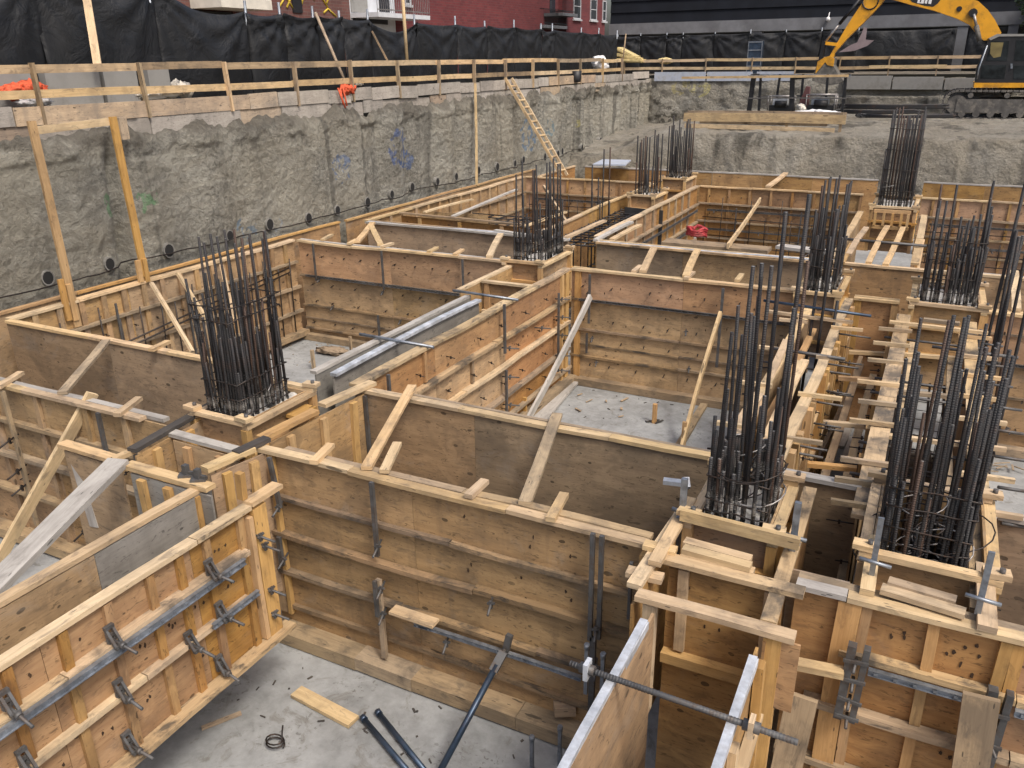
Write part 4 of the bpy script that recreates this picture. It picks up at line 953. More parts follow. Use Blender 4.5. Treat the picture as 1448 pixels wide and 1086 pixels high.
f.marks((9.4, 9.9, 10.3, 10.8, 11.6, 12.1, 12.5, 13.0), 1.65, .15).marks((9.5, 10.2, 11.7, 12.2, 12.9), 1.1, .12)
f = Form('hollow grey form with two pale planks on top beside the middle beam', 'y', -6.66, 7.55, 11.55, -1)
f.sheets('ply_grey', (9.3,)).plate(.02, .10, 'lumber_grey', (9.6,))
m = MB(); m.slab((-6.40, 7.6, F), (0, 3.8, 0), (0, 0, T-F-.042), (-.02, 0, 0)); m.build('plywood_sheet', 'ply_grey', f.t)
m = MB(); m.bar((-6.40, 7.6, T-.02), (-6.40, 11.40, T-.02), .10, .042); m.build('top_plate', 'galv_light', f.t)
f.waler(1.3, 'lumber_old').waler(.6, 'lumber_old').waler(0, 'lumber_old').strap(9.4, .2, 1.5, .05)
for y in (8.9, 11.5):
    m = MB(); m.tube([(-6.95, y, T+.06), (-5.75, y+.05, T+.02)], .022, 6); m.build('tie_bar', 'galv', f.t)
f = Form('short brown form where the middle beam meets the second column', 'y', -7.0, 11.8, 13.9, -1)
f.sheets('ply_tan').plate(.02, .10, 'lumber').waler(1.3, 'lumber_old').waler(.7, 'lumber_old')
a, b = atz(678, 388, T), atz(768, 398, T)
f = Form('cross panel boxing in the middle beam in front of the second column', 'x', 12.55, -6.95, -5.95, -1)
f.sheets('ply').plate(.02, .10, 'lumber').waler(1.35, 'lumber', .09, .05).stud(-6.85, F, T-.05, .09, .05).stud(-6.05, F, T-.05, .09, .05)
# ---- second cross beam
for (lab, a0, a1, mats, zs, br) in (('reddish panel with ledges closing the left cell at the back', -12.45, -7.0, ['ply_red', 'ply_red', 'ply_red'], (1.12, .43, -.1), (-10, -8.3)),
                              ('reddish panel with ledges closing the middle cell behind the grey prop', -5.86, -1.72, ['ply_red'], (1.32, .74, .2), (-3.7,)),
                              ('narrow reddish panel between two column boxes on the right', -.88, -.20, ['ply_red'], (1.0, .4), ()),
                              ('reddish panel at the right edge behind the right-hand cell', .95, 5.5, ['ply_red'], (1.1, .55, .0), (2.5,))):
    f = Form(lab, 'x', 14.05, a0, a1, -1)
    f.sheets(['ply_red']*len(br)+['ply_red'], br) if a1-a0 < 1 else f.sheets(['ply_pale']*(len(br)+1)+['ply_red']*(len(br)+1), br, (zs[0]+.01,))
    f.plate(.02, .10, 'lumber', br).plate(-.085, .08, 'lumber_grey' if a0 < -6 else 'lumber', br)
    for i, z in enumerate(zs): f.waler(z, 'ledge', .055, .04, br=br)
    if a1-a0 > 1: f.waler((zs[0]+T)/2+.05 if a0 > 0 else zs[1]-.3, 'ledge', .03, .035, br=br)
    if a1-a0 > 1:
        f.waler(-.30, 'lumber_old', .18, .14)
        f.strut(zs[0]+.02, a0+.2, a1-.2, .11, 'steel', .035)
    if a1-a0 > 1: f.pegs((1.6, .95, .55, .05), .55, .12)
    if a0 < -12:
        for u in (449, 544, 657): f.strap(aty(u, 380, 14.0).x, 1.05, 1.88, .05)
        for u in (537,): f.strap(aty(u, 440, 14.0).x, -.1, .45, .06)
        for a, z in ((-11.9, 1.1), (-10.2, 1.0), (-11.6, .5), (-9.8, .4), (-7.6, 1.15)): f.tie(a, z, .14, .2, 'steel')
    elif a0 < -5:
        f.strap(aty(836, 400, 14).x, .9, 1.85, .055).strap(aty(1023, 420, 14).x, .4, 1.85, .06).strap(aty(832, 470, 14).x, .3, .7, .05)
        for a, z in ((-5.5, 1.5), (-5.4, .62), (-5.3, .15), (-3.6, 1.0), (-3.5, .3), (-2.6, .8)): f.tie(a, z, .14, .2, 'steel')
        f.marks([a0+.3+.35*i for i in range(11)], 1.6, .14).marks([a0+.4+.37*i for i in range(10)], 1.0, .14)
        f.stud(-5.72, F, T-.05, .12, .05, 'lumber_gold')
    else: f.stud(a0+.06, F, T-.05, .11, .05, 'lumber_gold').stud(a1-.06, F, T-.05, .10, .05, 'lumber_gold')
    if a0 > .5:
        for a, z in ((1.4, 1.15), (1.9, .8), (1.6, .1), (2.3, .6)): f.tie(a, z, .14, .22, 'steel')
        f.marks((1.3, 1.5, 1.8, 1.9, 2.2), 1.5, .15)
f = Form('far inner plywood face of the second cross beam, left part with silver plate', 'x', 16.5, -12.35, -6.95, 1)
f.sheets('ply_in', (-10.2,)).plate(.02, .11, 'galv_light', (-9.9,)).plate(-.075, .07, 'lumber_grey', (-9,)).plate(.12, .07, 'lumber_old')
f = Form('far inner plywood face of the second cross beam, middle part with props', 'x', 16.5, -6.3, -1.7, 1)
f.sheets(['ply_in', 'ply_tan'], (-4.4, -2.9)).plate(.02, .11, 'galv_light', (-4.9, -3)).plate(-.075, .07, 'lumber_dirty').plate(.12, .08, 'lumber', dz=.01)
f = Form('far inner plywood face of the second cross beam, right part', 'x', 16.5, -1.5, 5.5, 1)
f.sheets('ply_tan', (.3, 2.4)).plate(.02, .11, 'lumber', (.2, 1.5)).plate(.12, .10, 'lumber_grey', a0=.9)
# ---- far cells
f = Form('orange panel along the right of the far middle beam, rods along its side', 'y', -6.5, 17.0, 25.5, 1)
f.sheets('ply', (19, 21.4, 23.5)).plate(.0, .14, 'lumber', (20, 23)).waler(1.35, 'lumber_old').waler(.8, 'lumber_old').waler(.25, 'lumber_old').studs([17.5+.7*i for i in range(11)], (F, .25, .8, 1.35, T), mat='lumber_old')
for z in (1.2, .7): f.strut(z, 17.2, 25.2, .13, 'steel', .06)
f = Form('far middle beam left panel below the rebar cages', 'y', -7.9, 17.0, 25.5, -1)
f.sheets('ply', (20, 23)).plate(.0, .12, 'lumber', (19.5, 22.6))
for k, (lab, a0, a1) in enumerate((('far orange panel with ledges under the ladder foot', -12.4, -7.95), ('far orange panel with ledges behind the red hose', -6.45, -1.75), ('far reddish panel with ledges at the right frame edge', -.25, 6.0))):
    f = Form(lab, 'x', 25.6, a0, a1, -1); br = [a0+1.6, a0+3.2]
    f.sheets('ply' if k == 1 else 'ply_red', br, (.8,)).plate(.02, .10, 'lumber', br)
    for z in (1.38, .85, .35, -.1): f.waler(z, 'lumber_old', .10, .05, br=br)
    f.studs([a0+.3+.62*i for i in range(int((a1-a0-.3)/.62)+1)], (F, .35, .85, 1.38, T), mat='ply', wd=.07)
    f.pegs((1.62, 1.1, .6, .1), .55, .14)
    for z in (1.2, .62): f.strut(z, a0+.3, a1-.4, .13, 'steel', .05)
    for i in range(int((a1-a0)/.45)):
        a = a0+.25+.45*i+J(.1); m = MB(); m.tube([f.L(a, .17+J(.04), -.3+abs(J(.5))), f.L(a+J(.05), .18, 1.25+J(.5))], .013, 5); m.build('rod', 'wire', f.t)
    for z in (1.0, .45, .15): m = MB(); m.tube([f.L(a0+.2, .2, z), f.L(a1-.3, .2, z+J(.06))], .014, 5); m.build('rod', 'wire', f.t)
    for i in range(6): f.tie(a0+.5+.7*i, 1.2-.3*(i % 3), .14, .24, 'steel')
    for i in range(2): f.strap(a0+1.2+1.9*i, .1, 1.3, .05)
for lab, a0, a1 in (('bare orange back panel of the farthest beam, left stretch', -11.6, -6.9), ('bare orange back panel of the farthest beam, middle stretch', -6.88, -1.6), ('bare orange back panel of the farthest beam, right stretch', -.3, 6.5)):
    f = Form(lab, 'x', 28.95, a0, a1, 1); f.sheets('ply', (a0+1.7, a0+3.3)).plate(.01, .09, 'lumber_grey', (a0+2.4,))
f = Form('corner panel closing the farthest beam at the left beyond the ladder', 'y', -12.0, 25.8, 28.9, -1)
f.sheets('ply').plate(.0, .1, 'lumber')
f = Form('far right beam left panel leading to the tall rebar cage', 'y', -1.55, 17.0, 22.6, -1)
f.sheets('ply_tan', (19,)).plate(.0, .14, 'lumber', (19.5,)).waler(1.3, 'lumber').waler(.7, 'lumber').studs([17.5+.6*i for i in range(9)], (F, .7, 1.3, T), mat='lumber_gold')
f = Form('far right beam right panel leading to the tall rebar cage', 'y', -.1, 17.0, 22.6, 1)
f.sheets('ply', (19,)).plate(.0, .14, 'lumber', (19.5,)).waler(1.3, 'lumber').waler(.7, 'lumber').studs([17.5+.6*i for i in range(9)], (F, .7, 1.3, T), mat='lumber_gold')
# ---- right-hand longitudinal beams
f = Form('light-edged panel on the left side of the beam right of the middle cell', 'y', -1.45, 7.6, 13.1, -1)
f.pegs((1.55, 1.0), .8, .18)
f.sheets('ply_tan', (9.8, 11.6)).plate(.0, .12, 'lumber', (9.2, 10.9)).waler(1.4, 'lumber', .09).waler(.9, 'lumber', .09).waler(.3, 'lumber_old', .09)
f.studs([8.1+.55*i for i in range(9)], (F, .9, T-.03), mat='lumber_gold', d=.07)
for a in (8.4, 9.1, 10.2, 11.3): f.tie(a, 1.5, .2, .3, 'wire'); f.tie(a+.2, 1.0, .2, .3, 'wire')
f = Form('panel with gold studs on the right side of the beam right of the middle cell', 'y', -.92, 7.05, 13.9, 1)
f.pegs((1.55, 1.0), .8, .18)
f.sheets('ply_in', (9.5, 11.6)).plate(-.02, .12, 'lumber', (9.0,), a1=11.2).plate(-.02, .12, 'lumber_dirty', a0=11.2)
f.waler(1.35, 'lumber', .08).waler(.8, 'lumber', .08)
f.studs((7.9, 8.15, 8.4, 9.1, 9.35, 10.3, 10.55, 11.4, 11.7, 12.6, 12.9, 13.6), (F, T-.03), mat='lumber_gold', wd=.12, d=.09)
for a, z in ((8.0, 1.5), (8.6, 1.2), (9.3, 1.6), (9.9, 1.3), (10.4, 1.6), (11.0, 1.35), (11.9, 1.5), (8.3, .8), (9.2, .9)): f.tie(a, z, .22, .30, 'steel', .0, .0)
for i, y in enumerate((8.0, 9.3, 10.7, 12.1)):
    m = MB(); m.bar((-1.02+J(.05), y, T+.025), (-.62+J(.07), y+.05, T+.02), .045, .045); m.build('wedge', 'lumber' if i % 2 else 'lumber_old', f.t)
    m = MB(); m.tube([(-.95, y+.2, T-.12), (-.50+J(.08), y+.24, T-.14)], .013, 6); m.build('tie_rod', 'steel', f.t)
    if i % 2 == 0: m = MB(); m.tube([(-1.75+J(.05), y+.3, T-.25), (-.6, y+.35, T-.28)], .014, 6); m.build('cross_tie', 'steel', f.t)
    m = MB(); m.bar((-1.72+J(.05), y+.1, T+.02), (-1.36+J(.05), y+.12, T+.02), .05, .045); m.build('wedge', 'lumber', f.t)
board('pale board standing on edge inside the beam right of the middle cell', (-1.14, 8.0, T-.04), (-1.12, 10.4, T+.05), .10, .045)
f = Form('narrow dark panel under the plate between the two right-hand column boxes', 'x', 7.32, -.9, -.16, 1)
f.sheets('ply_in').plate(.0, .11, 'lumber_grey')
f = Form('stained-plate panel left of the big right-hand rebar cage', 'y', -.16, 6.75, 13.3, -1)
f.pegs((1.6, 1.2, .7), .4, .2)
f.sheets('ply_tan', (9, 11.2)).plate(-.06, .19, 'lumber_dirty', (7.3, 9.7, 11.6))
f.studs([7.4+.75*i for i in range(8)], (F, T-.05), mat='lumber_gold', wd=.10, d=.09).waler(1.1, 'lumber_old', .08).waler(.3, 'lumber_old', .08)
for y in (6.85, 7.3, 7.75, 8.75, 9.35, 10.0, 10.85, 11.6, 12.3):
    m = MB(); m.bar((-.42+J(.04), y, T+.03), (.04, y+.06, T+.025), .045, .045); m.build('wedge', 'lumber_old' if int(y*4) % 2 else 'lumber', f.t)
f = Form('stained-plate panel right of the big right-hand rebar cage', 'y', .78, 5.75, 13.3, 1)
f.pegs((1.6, 1.2, .7), .4, .22)
f.sheets('ply_tan', (8, 10.2, 11.9)).plate(-.0, .17, 'lumber_dirty', (7.6, 10.1))
f.studs([6.4+.75*i for i in range(9)], (F, T-.05), mat='lumber_gold', wd=.10, d=.09).waler(1.1, 'lumber_old', .08).waler(.3, 'lumber_old', .08)
for y in (7.2, 7.9, 8.6, 9.3, 10.0, 10.75, 11.5, 12.4):
    m = MB(); m.bar((.62, y, T+.03), (1.06+J(.05), y+.05, T+.025), .045, .045); m.build('wedge', 'lumber', f.t)
    m = MB(); m.tube([(.95, y+.02, T-.05), (1.22+J(.06), y+.1, T-.08)], .016, 6); m.build('tie_rod', 'steel', f.t)
for i, y in enumerate((7.7, 8.75, 10.0, 10.85, 12.3)):
    m = MB(); m.tube([(-.3, y+.04, T-.1-.12*(i % 2)), (.95, y+.1, T-.12-.12*(i % 2))], .017, 6)
    m.build('cross_tie', 'steel', f.t)
f = Form('inner panel at the right edge behind the foremost right panel', 'x', 7.30, .92, 4.5, 1)
f.sheets('ply_in').plate(.0, .11, 'lumber_grey', (1.8,))
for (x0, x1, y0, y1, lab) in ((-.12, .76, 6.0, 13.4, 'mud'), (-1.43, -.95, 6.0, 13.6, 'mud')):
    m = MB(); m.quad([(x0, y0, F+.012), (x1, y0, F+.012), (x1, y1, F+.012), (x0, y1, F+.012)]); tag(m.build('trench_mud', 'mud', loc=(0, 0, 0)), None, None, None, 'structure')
for (lab, x, y0, y1, z, mt) in (('weathered board lying lengthwise inside the right-hand beam, right side', .56, 8.0, 12.2, T-.22, 'lumber_old'), ('pale board lying lengthwise inside the right-hand beam, left side', .10, 9.2, 12.9, T-.30, 'lumber'),
                               ('gold board lying lengthwise in the beam behind the thick bars, lower one', -1.30, 8.6, 12.6, T-.24, 'lumber_gold'), ('weathered board along the outside of the gold studs in the slot', -.58, 8.2, 12.9, 1.2, 'lumber_old'), ('pale board along the left of the stained-plate panel in the slot', -.34, 7.8, 12.0, 1.32, 'lumber')):
    board(lab, (x, y0, z), (x+J(.03), y1, z+J(.05)), .09, .05, mt)
for i, (y, z, lab) in enumerate(((8.3, 1.55, 'nearest'), (9.6, 1.5, 'second'), (11.0, 1.58, 'third'), (12.4, 1.5, 'farthest'))):
    board('short strut wedged across the slot between the two right-hand beams, '+lab, (-.74, y, z), (-.26, y+.06, z+.02), .07, .05, 'lumber' if i % 2 else 'lumber_gold', 'strut', 'strut', 'struts across the right-hand slot')
for i, (y, lab) in enumerate(((8.9, 'nearest'), (10.3, 'middle'), (11.8, 'farthest'))):
    board('spacer board across the inside of the right-hand beam, '+lab, (-.1, y, T-.15), (.74, y+.08, T-.13), .07, .045, 'lumber_old' if i == 1 else 'lumber', 'spacer', 'spacer', 'spacers across the right-hand beam')
t = thing('beam_cage', 'long dark reinforcing cage lying in the right-hand beam behind the hoop-filled column form', 'rebar cage', (.3, 10, 0))
for x in (.02, .2, .42, .6):
    for z in (-.2, .9):
        m = MB(); m.tube([(x+J(.02), 7.4, z), (x+J(.02), 10.2, z+J(.03)), (x+J(.02), 13.2, z)], .016, 6); m.build('rebar', 'rebar', t)
for i in range(17):
    y = 7.5+.34*i; m = MB(); m.tube([(0, y, -.22), (.63, y+.02, -.22), (.63, y+.02, .94), (0, y, .94), (0, y, -.22)], .010, 5); m.build('stirrup', 'rebar', t)
# ---- right foreground wall
f = Form('orange plywood panel with studs and dark strongbacks at the bottom right', 'x', 5.56, -.46, 4.2, -1)
f.sheets(['ply', 'ply', 'ply_red'], (-.05, 1.02)).plate(.02, .11, 'lumber_grey', a1=-.1).plate(.02, .11, 'lumber', (1.05,), a0=-.1).plate(-.09, .09, 'lumber_old', (.6,), dz=-.01)
f.waler(1.42, 'lumber_dirty', .09, .05, -.1, 4.2, (1.05,)).waler(.92, 'lumber_dirty', .10, .06, -.3, 4.2, (1.1,)).waler(.35, 'lumber_old', .10, .05)
f.studs((.48, .92, 1.0, 1.6), (F, .35, .92, 1.42, T-.03), mat='lumber_gold', wd=.075).stud(-.08, F, T-.05, .16, .06, 'lumber_gold').stud(.05, F, T-.05, .07, .045, 'lumber_gold')
f.strut(1.36, .12, .90, .11, 'galv', .045).strut(1.36, 1.05, 4, .11, 'galv', .045)
f.marks((.2, .28, .33, .6, .66, .72, .78, .81), 1.68, .1).marks((.7, .72, .78, 1.2, 1.35, 1.4), 1.5, .06).marks((.7, .75, 1.3), .75, .08)
def strongback(a, z0, z1, dx):
    for sgn, w_ in ((-.05, .06), (.05, .045)):
        m = MB(); m.bar(f.L(a+sgn-dx, .17, z0), f.L(a+sgn+dx, .17, z1), w_, .07, f.up); m.build('strongback', 'steel', f.t)
    for k in range(4):
        m = MB(); z = z0+(z1-z0)*(k+.25)/4; m.bar(f.L(a-.085, .21, z), f.L(a+.085, .21, z+J(.02)), .02, .025); m.tube([f.L(a, .15, z), f.L(a+J(.06), .29, z-.03)], .012, 6); m.build('bracket', 'steel', f.t)
strongback(.03, .93, 1.60, .01); strongback(.93, .55, 1.55, .01)
for (u0, v0, u1, v1, w_, lab) in ((1135, 985, 1100, 1140, .22, 'broad weathered plank standing at the foot of the bottom right panel, left one'), (1388, 985, 1362, 1150, .22, 'broad weathered plank standing against the bottom right panel, right one')):
    p, q = aty(u0, v0, 5.28), aty(u1, v1, 5.20); board(lab, p, q, w_, .045, 'lumber_old', 'plank', 'plank', up=(0, 1, 0))
# pilaster box in front of the right-hand column
f = Form('boxed pilaster of tan plywood projecting below the right-hand column', 'x', 5.42, -1.40, -.52, -1)
f.sheets('ply').plate(.03, .12, 'lumber_dirty', a0=-1.5, a1=-.38, dz=.03)
f.waler(1.02, 'lumber_gold', .09, .09).stud(-1.27, 1.1, T-.05, .08, .045, 'lumber').stud(-.62, 1.1, T-.05, .08, .045, 'lumber')
f.marks((-1.2, -1.1, -.95, -.9, -.8), 1.55, .2)
m = MB(); m.slab((-.56, 4.80, .35), (0, 2.2, 0), (0, 0, T-.4), (.02, 0, 0)); m.build('side_sheet', 'ply', f.t)
m = MB(); m.bar((-.50, 4.86, .5), (-.50, 4.86, T-.02), .12, .10, (0, 1, 0)); m.build('corner_post', 'lumber_gold', f.t)
m = MB(); m.slab((-.44, 4.82, 1.32), (.12, 0, 0), (0, 0, .57), (0, .02, 0)); m.build('flange_sheet', 'ply', f.t)
m = MB(); m.slab((-1.48, 4.80, .35), (0, 1.1, 0), (0, 0, T-.4), (-.02, 0, 0)); m.build('side_sheet', 'ply', f.t)
m = MB(); m.bar((-1.37, 4.86, .9), (-1.37, 4.86, T-.03), .09, .09, (0, 1, 0)); m.build('corner_post', 'lumber', f.t)
for (x, y, w_) in ((-1.60, 5.50, .10), (-1.58, 5.36, .06)):
    m = MB(); m.bar((x, y, F), (x, y, T-.06), w_, .10, (0, 1, 0)); m.build('corner_post', 'lumber_gold', f.t)
m = MB(); m.bar((-1.47, 4.84, T+.02), (-.36, 4.84, T+.02), .11, .045); m.build('front_plate', 'lumber', f.t)
m = MB(); m.bar((-1.53, 4.95, T), (-1.50, 6.1, T+.0), .11, .045); m.build('side_plate', 'lumber', f.t)
m = MB(); m.bar((-1.46, 5.22, T+.055), (-1.47, 6.3, T+.06), .10, .045); m.build('side_plate', 'lumber', f.t)
m = MB(); m.bar((-1.66, 5.18, T-.045), (-1.38, 5.20, T-.045), .11, .042); m.build('packing_block', 'lumber', f.t)
m = MB(); m.bar((-1.62, 5.46, T+.045), (-1.36, 5.47, T+.045), .10, .042); m.build('packing_block', 'lumber', f.t)
m = MB(); m.bar((-.56, 4.98, T-.03), (-.58, 7.1, T-.03), .11, .05); m.build('side_plate', 'lumber_dirty', f.t)
m = MB(); m.bar((-.40, 5.30, T-.55), (-.04, 5.35, T-.55), .10, .05); m.build('packing_block', 'lumber', f.t)
f = Form('dark recessed panel between the pilaster box and the bottom right panel', 'x', 5.75, -.54, -.1, -1)
f.sheets('ply_in')
# the two thin panels with steel angle edges running towards the camera
for i, (x, y1) in enumerate(((-1.33, 4.77), (-.57, 4.72))):
    f = Form(('steel-edged plywood panel running out of frame at the bottom, left one', 'steel-edged plywood panel running out of frame at the bottom, right one')[i], 'y', x, 1.2, y1, -1 if i == 0 else 1)
    f.sheets('ply_tan' if i == 0 else 'ply', (3.2,), (.6,))
    m = MB(); m.bar((x-.01, 1.2, T-.01), (x-.01, y1-.15, T-.01), .055, .02); m.bar((x+.022, 1.2, T-.045), (x+.022, y1-.15, T-.045), .008, .06); m.build('edge_angle', 'galv_light', f.t)
    f.stud(y1-.1, F, T-.1, .1, .06, 'lumber_gold').stud(3.9, F, T-.15, .10, .05, 'lumber').stud(3.3, F, T-.15, .10, .05, 'lumber').waler(1.3, 'lumber', .08).waler(.7, 'lumber', .08)
t = thing('threaded_rod', 'thick threaded rod with plates spanning the two steel-edged panels', 'rod', (-.9, 3.95, 1.95))
m = MB(); r0, r1 = V((-1.62, 3.96, T+.015)), V((-.20, 3.90, T+.03)); d = r1-r0
m.tube([r0, r1], .019, 10)
for k in range(70): c = r0+d*(k/70); m.tube([c, c+d*.006], .0205, 8, False)
m.build('rod_shaft', 'steel', t)
for s, x in ((0, -1.50), (1, -.46)):
    m = MB(); c = r0+d*((x-r0.x)/d.x); m.bar(c+V((0, .0, -.065)), c+V((0, 0, .06)), .085, .03, (1, 0, 0)); m.build('bearing_plate', 'galv_light' if s == 0 else 'lumber', t)
    m = MB(); m.tube([c-V((.05, 0, 0)), c+V((.05, 0, 0))], .036, 6); m.build('nut', 'steel', t)
# ---- column boxes and their cages
def colbox(label, x0, x1, y0, y1, zb=.9, zt=2.0, fill=True, yoke='lumber', ply='ply_tan', ext=.10):
    t = thing('column_form', label, 'column form', ((x0+x1)/2, (y0+y1)/2, zb), 'column form boxes')
    for (o, a) in (((x0, y0, zb), (x1-x0, 0, 0)), ((x0, y1-.02, zb), (x1-x0, 0, 0))):
        m = MB(); m.slab(o, a, (0, 0, zt-.05-zb), (0, .02, 0)); m.build('side_sheet', ply, t)
    for x in (x0+.001, x1-.021):
        m = MB(); m.slab((x, y0+.021, zb), (0, y1-y0-.042, 0), (0, 0, zt-.05-zb), (.02, 0, 0)); m.build('side_sheet', ply, t)
    for z, mt in ((zt-.03, yoke), (zt-.40, 'lumber_gold'), (zt-.85, 'lumber_gold')):
        for y in (y0-.045, y1+.045):
            m = MB(); m.bar((x0-ext+J(.03), y, z), (x1+ext+J(.03), y, z+J(.01)), .085, .05); m.build('yoke', mt, t)
        for x in (x0-.045, x1+.045):
            m = MB(); m.bar((x, y0-ext+J(.03), z-.055), (x, y1+ext+J(.03), z-.055), .085, .05); m.build('yoke', mt, t)
    for x in (x0-.04, x1+.04):
        for y in (y0-.04, y1+.04):
            m = MB(); m.bar((x, y, zb), (x, y, zt-.115), .08, .08, (0, 1, 0)); m.build('corner_post', 'lumber_gold', t)
            m = MB(); m.bar((x-.09, y, zt+.02), (x+.09, y+J(.02), zt+.02), .11, .045); b = m.build('corner_block', yoke, t)
            m = MB(); m.tube([(x+.03, y, zt+.03), (x+.03, y, zt+.075)], .022, 6); m.build('bolt', 'steel', b)
    if fill:
        m = MB(); n = 14; vs = []
        for j in range(n+1):
            for i in range(n+1):
                x = x0+.03+(x1-x0-.06)*i/n; y = y0+.03+(y1-y0-.06)*j/n
                vs.append(m.bm.verts.new((x, y, zt-.10+.05*noise.noise(V((x*7, y*7, 1)))+.05*noise.noise(V((x*19, y*19, 4))))))
        for j in range(n):
            for i in range(n): m.bm.faces.new((vs[j*(n+1)+i], vs[j*(n+1)+i+1], vs[(j+1)*(n+1)+i+1], vs[(j+1)*(n+1)+i])).smooth = True
        m.build('concrete_fill', 'laitance', t)
    return t
BARM = {}
def barmesh(h, r=.02):
    k = (round(h, 1), r)
    if k not in BARM:
        m = MB(); m.tube([(0, 0, k[0]*i/3) for i in range(4)], r, 7); me = bpy.data.meshes.new('rebar'); m.bm.to_mesh(me); m.bm.free(); me.materials.append(M['rebar']); BARM[k] = me
    return BARM[k]
def cage(label, x0, x1, y0, y1, zb, tops, nx, ny, r=.019, lap=.6, hoops=(.25, .5), lean=(.02, .02), seed=0, extra=0, coils=0):
    rnd = random.Random(seed); t = thing('rebar_cage', label, 'rebar cage', ((x0+x1)/2, (y0+y1)/2, zb), 'rebar cages standing in the columns')
    P_ = []
    for i in range(nx):
        x = x0+(x1-x0)*i/(nx-1); P_ += [(x, y0), (x, y1)]
    for j in range(1, ny-1):
        y = y0+(y1-y0)*j/(ny-1); P_ += [(x0, y), (x1, y)]
    for k in range(extra): P_.append((rnd.uniform(x0, x1), rnd.uniform(y0, y1)))
    def addbar(x, y, h):
        o = bpy.data.objects.new('rebar', barmesh(h, r)); coll.objects.link(o); o.parent = t
        o.location = V((x, y, zb))-ORG[t.name]; o.rotation_euler = (rnd.gauss(0, lean[0]), rnd.gauss(0, lean[1]), rnd.uniform(0, 6.28))
    for (x, y) in P_:
        vt = rnd.choice(tops)+rnd.uniform(-9, 9)
        h = max(.5, zv(x, y, vt)-zb); addbar(x, y, h)
        if rnd.random() < lap:
            an = rnd.uniform(0, 6.28); h2 = max(.45, h*rnd.uniform(.45, .75)); addbar(x+math.cos(an)*r*2.1, y+math.sin(an)*r*2.1, h2)
    for z in hoops:
        m = MB(); e = r+.008; dz = J(.02)
        c = [(x0-e, y0-e), (x1+e, y0-e), (x1+e, y1+e), (x0-e, y1+e)]
        pts = []
        for k in range(4):
            p, q = c[k], c[(k+1) % 4]
            for s in (0, .25, .5, .75): pts.append((p[0]+(q[0]-p[0])*s+rnd.uniform(-.008, .008), p[1]+(q[1]-p[1])*s+rnd.uniform(-.008, .008), zb+z+dz+rnd.uniform(-.015, .015)))
        pts.append(pts[0]); m.tube(pts, .0075, 5); m.build('tie_hoop', 'wire', t)
    for k in range(coils):
        m = MB(); cx, cy = rnd.uniform(x0+.1, x1-.1), rnd.uniform(y0+.1, y1-.1); rr = rnd.uniform(.08, .30); ph = rnd.uniform(0, 6); z = zb+hoops[0]+rnd.uniform(-.2, .45)
        m.tube([(cx+rr*math.cos(ph+i*.35)*1.1, cy+rr*math.sin(ph+i*.35), z+.05*math.sin(i*.5+ph)) for i in range(rnd.randint(8, 17))], .006, 5); m.build('tie_wire', 'wire_bright' if k % 3 == 0 else 'wire', t)
    return t
colbox('column form at the left with a white-spattered top inside the beam crossing', -6.87, -6.20, 5.86, 6.86, .9, 2.03, ext=.06)
cage('tall dark rebar cage rising from the column form at the left', -6.79, -6.31, 5.93, 6.66, 1.88, (334, 342, 330, 440, 430, 400, 470), 8, 10, .0135, .8, (.14, .3, .5, 1.18, 1.34), (.016, .022), 1, 14, 8)
colbox('column form in the middle at the second cross beam', -7.08, -6.42, 13.8, 15.15, .9, 2.02)
cage('rebar cage in the middle rising from the second cross beam', -6.98, -6.5, 13.95, 15.0, 1.88, (232, 240, 300, 320, 330), 7, 8, .017, .7, (.15, .3, .45, .9), (.01, .012), 2, 2, 1)
colbox('column form right of the wide tan panel with small boards stacked before it', -1.35, -.75, 5.97, 6.9, .9, 2.04, ext=.07)
cage('rebar cage with thick tall bars right of the middle cell', -1.27, -.82, 6.04, 6.8, 1.94, (360, 440, 470, 560, 580, 600, 640, 650), 7, 9, .0155, .85, (.12, .24, .42), (.014, .018), 3, 6, 12)
colbox('column form with white-spattered rim at the second cross beam, right of the middle cell', -1.69, -1.14, 13.7, 15.2, .9, 2.03)
cage('rebar cage rising behind the thick tall bars at the second cross beam', -1.61, -1.22, 13.8, 15.0, 1.9, (245, 258, 290, 320, 335, 300), 6, 9, .018, .8, (.15, .3, .5, .8), (.01, .012), 4, 3, 2)
colbox('open column form full of wire hoops at the right of the frame', -.0, .80, 6.06, 7.28, .7, 2.04, False, ext=.07)
cage('largest rebar cage with wire hoops at the right of the frame', .07, .64, 6.14, 7.16, 1.0, (450, 500, 530, 560, 580, 600, 590), 8, 10, .0138, .75, (.7, .82, .95, 1.08, 1.22, 1.38, 1.55), (.009, .010), 5, 10, 22)
for (x, y, v) in ((1.02, 6.55, 535), (1.0, 6.9, 570), (.95, 7.1, 420)): pass
colbox('column form with gold blocks at the second cross beam on the right', .02, .92, 13.75, 15.1, .9, 2.03)
cage('rebar cage at the second cross beam on the right, two bars much taller', .12, .82, 13.85, 14.95, 1.88, (258, 280, 300, 315, 330, 340), 8, 9, .018, .75, (.15, .3, .5, .8, 1.1), (.01, .014), 6, 3, 2)
colbox('far column form with a gold front grid under the tall rebar cage', -1.28, -.36, 22.8, 24.6, .9, 2.05)
cage('dense tall rebar cage before the terrace, below the excavator track', -1.16, -.46, 23.0, 24.4, 1.9, (158, 160, 165, 170), 11, 9, .018, .3, (.2, .35, .5, 1.0, 1.5, 2.0), (.004, .004), 7, 0, 1)
colbox('far column form on the middle beam, nearer of two', -7.52, -6.92, 22.3, 23.4, .9, 2.05)
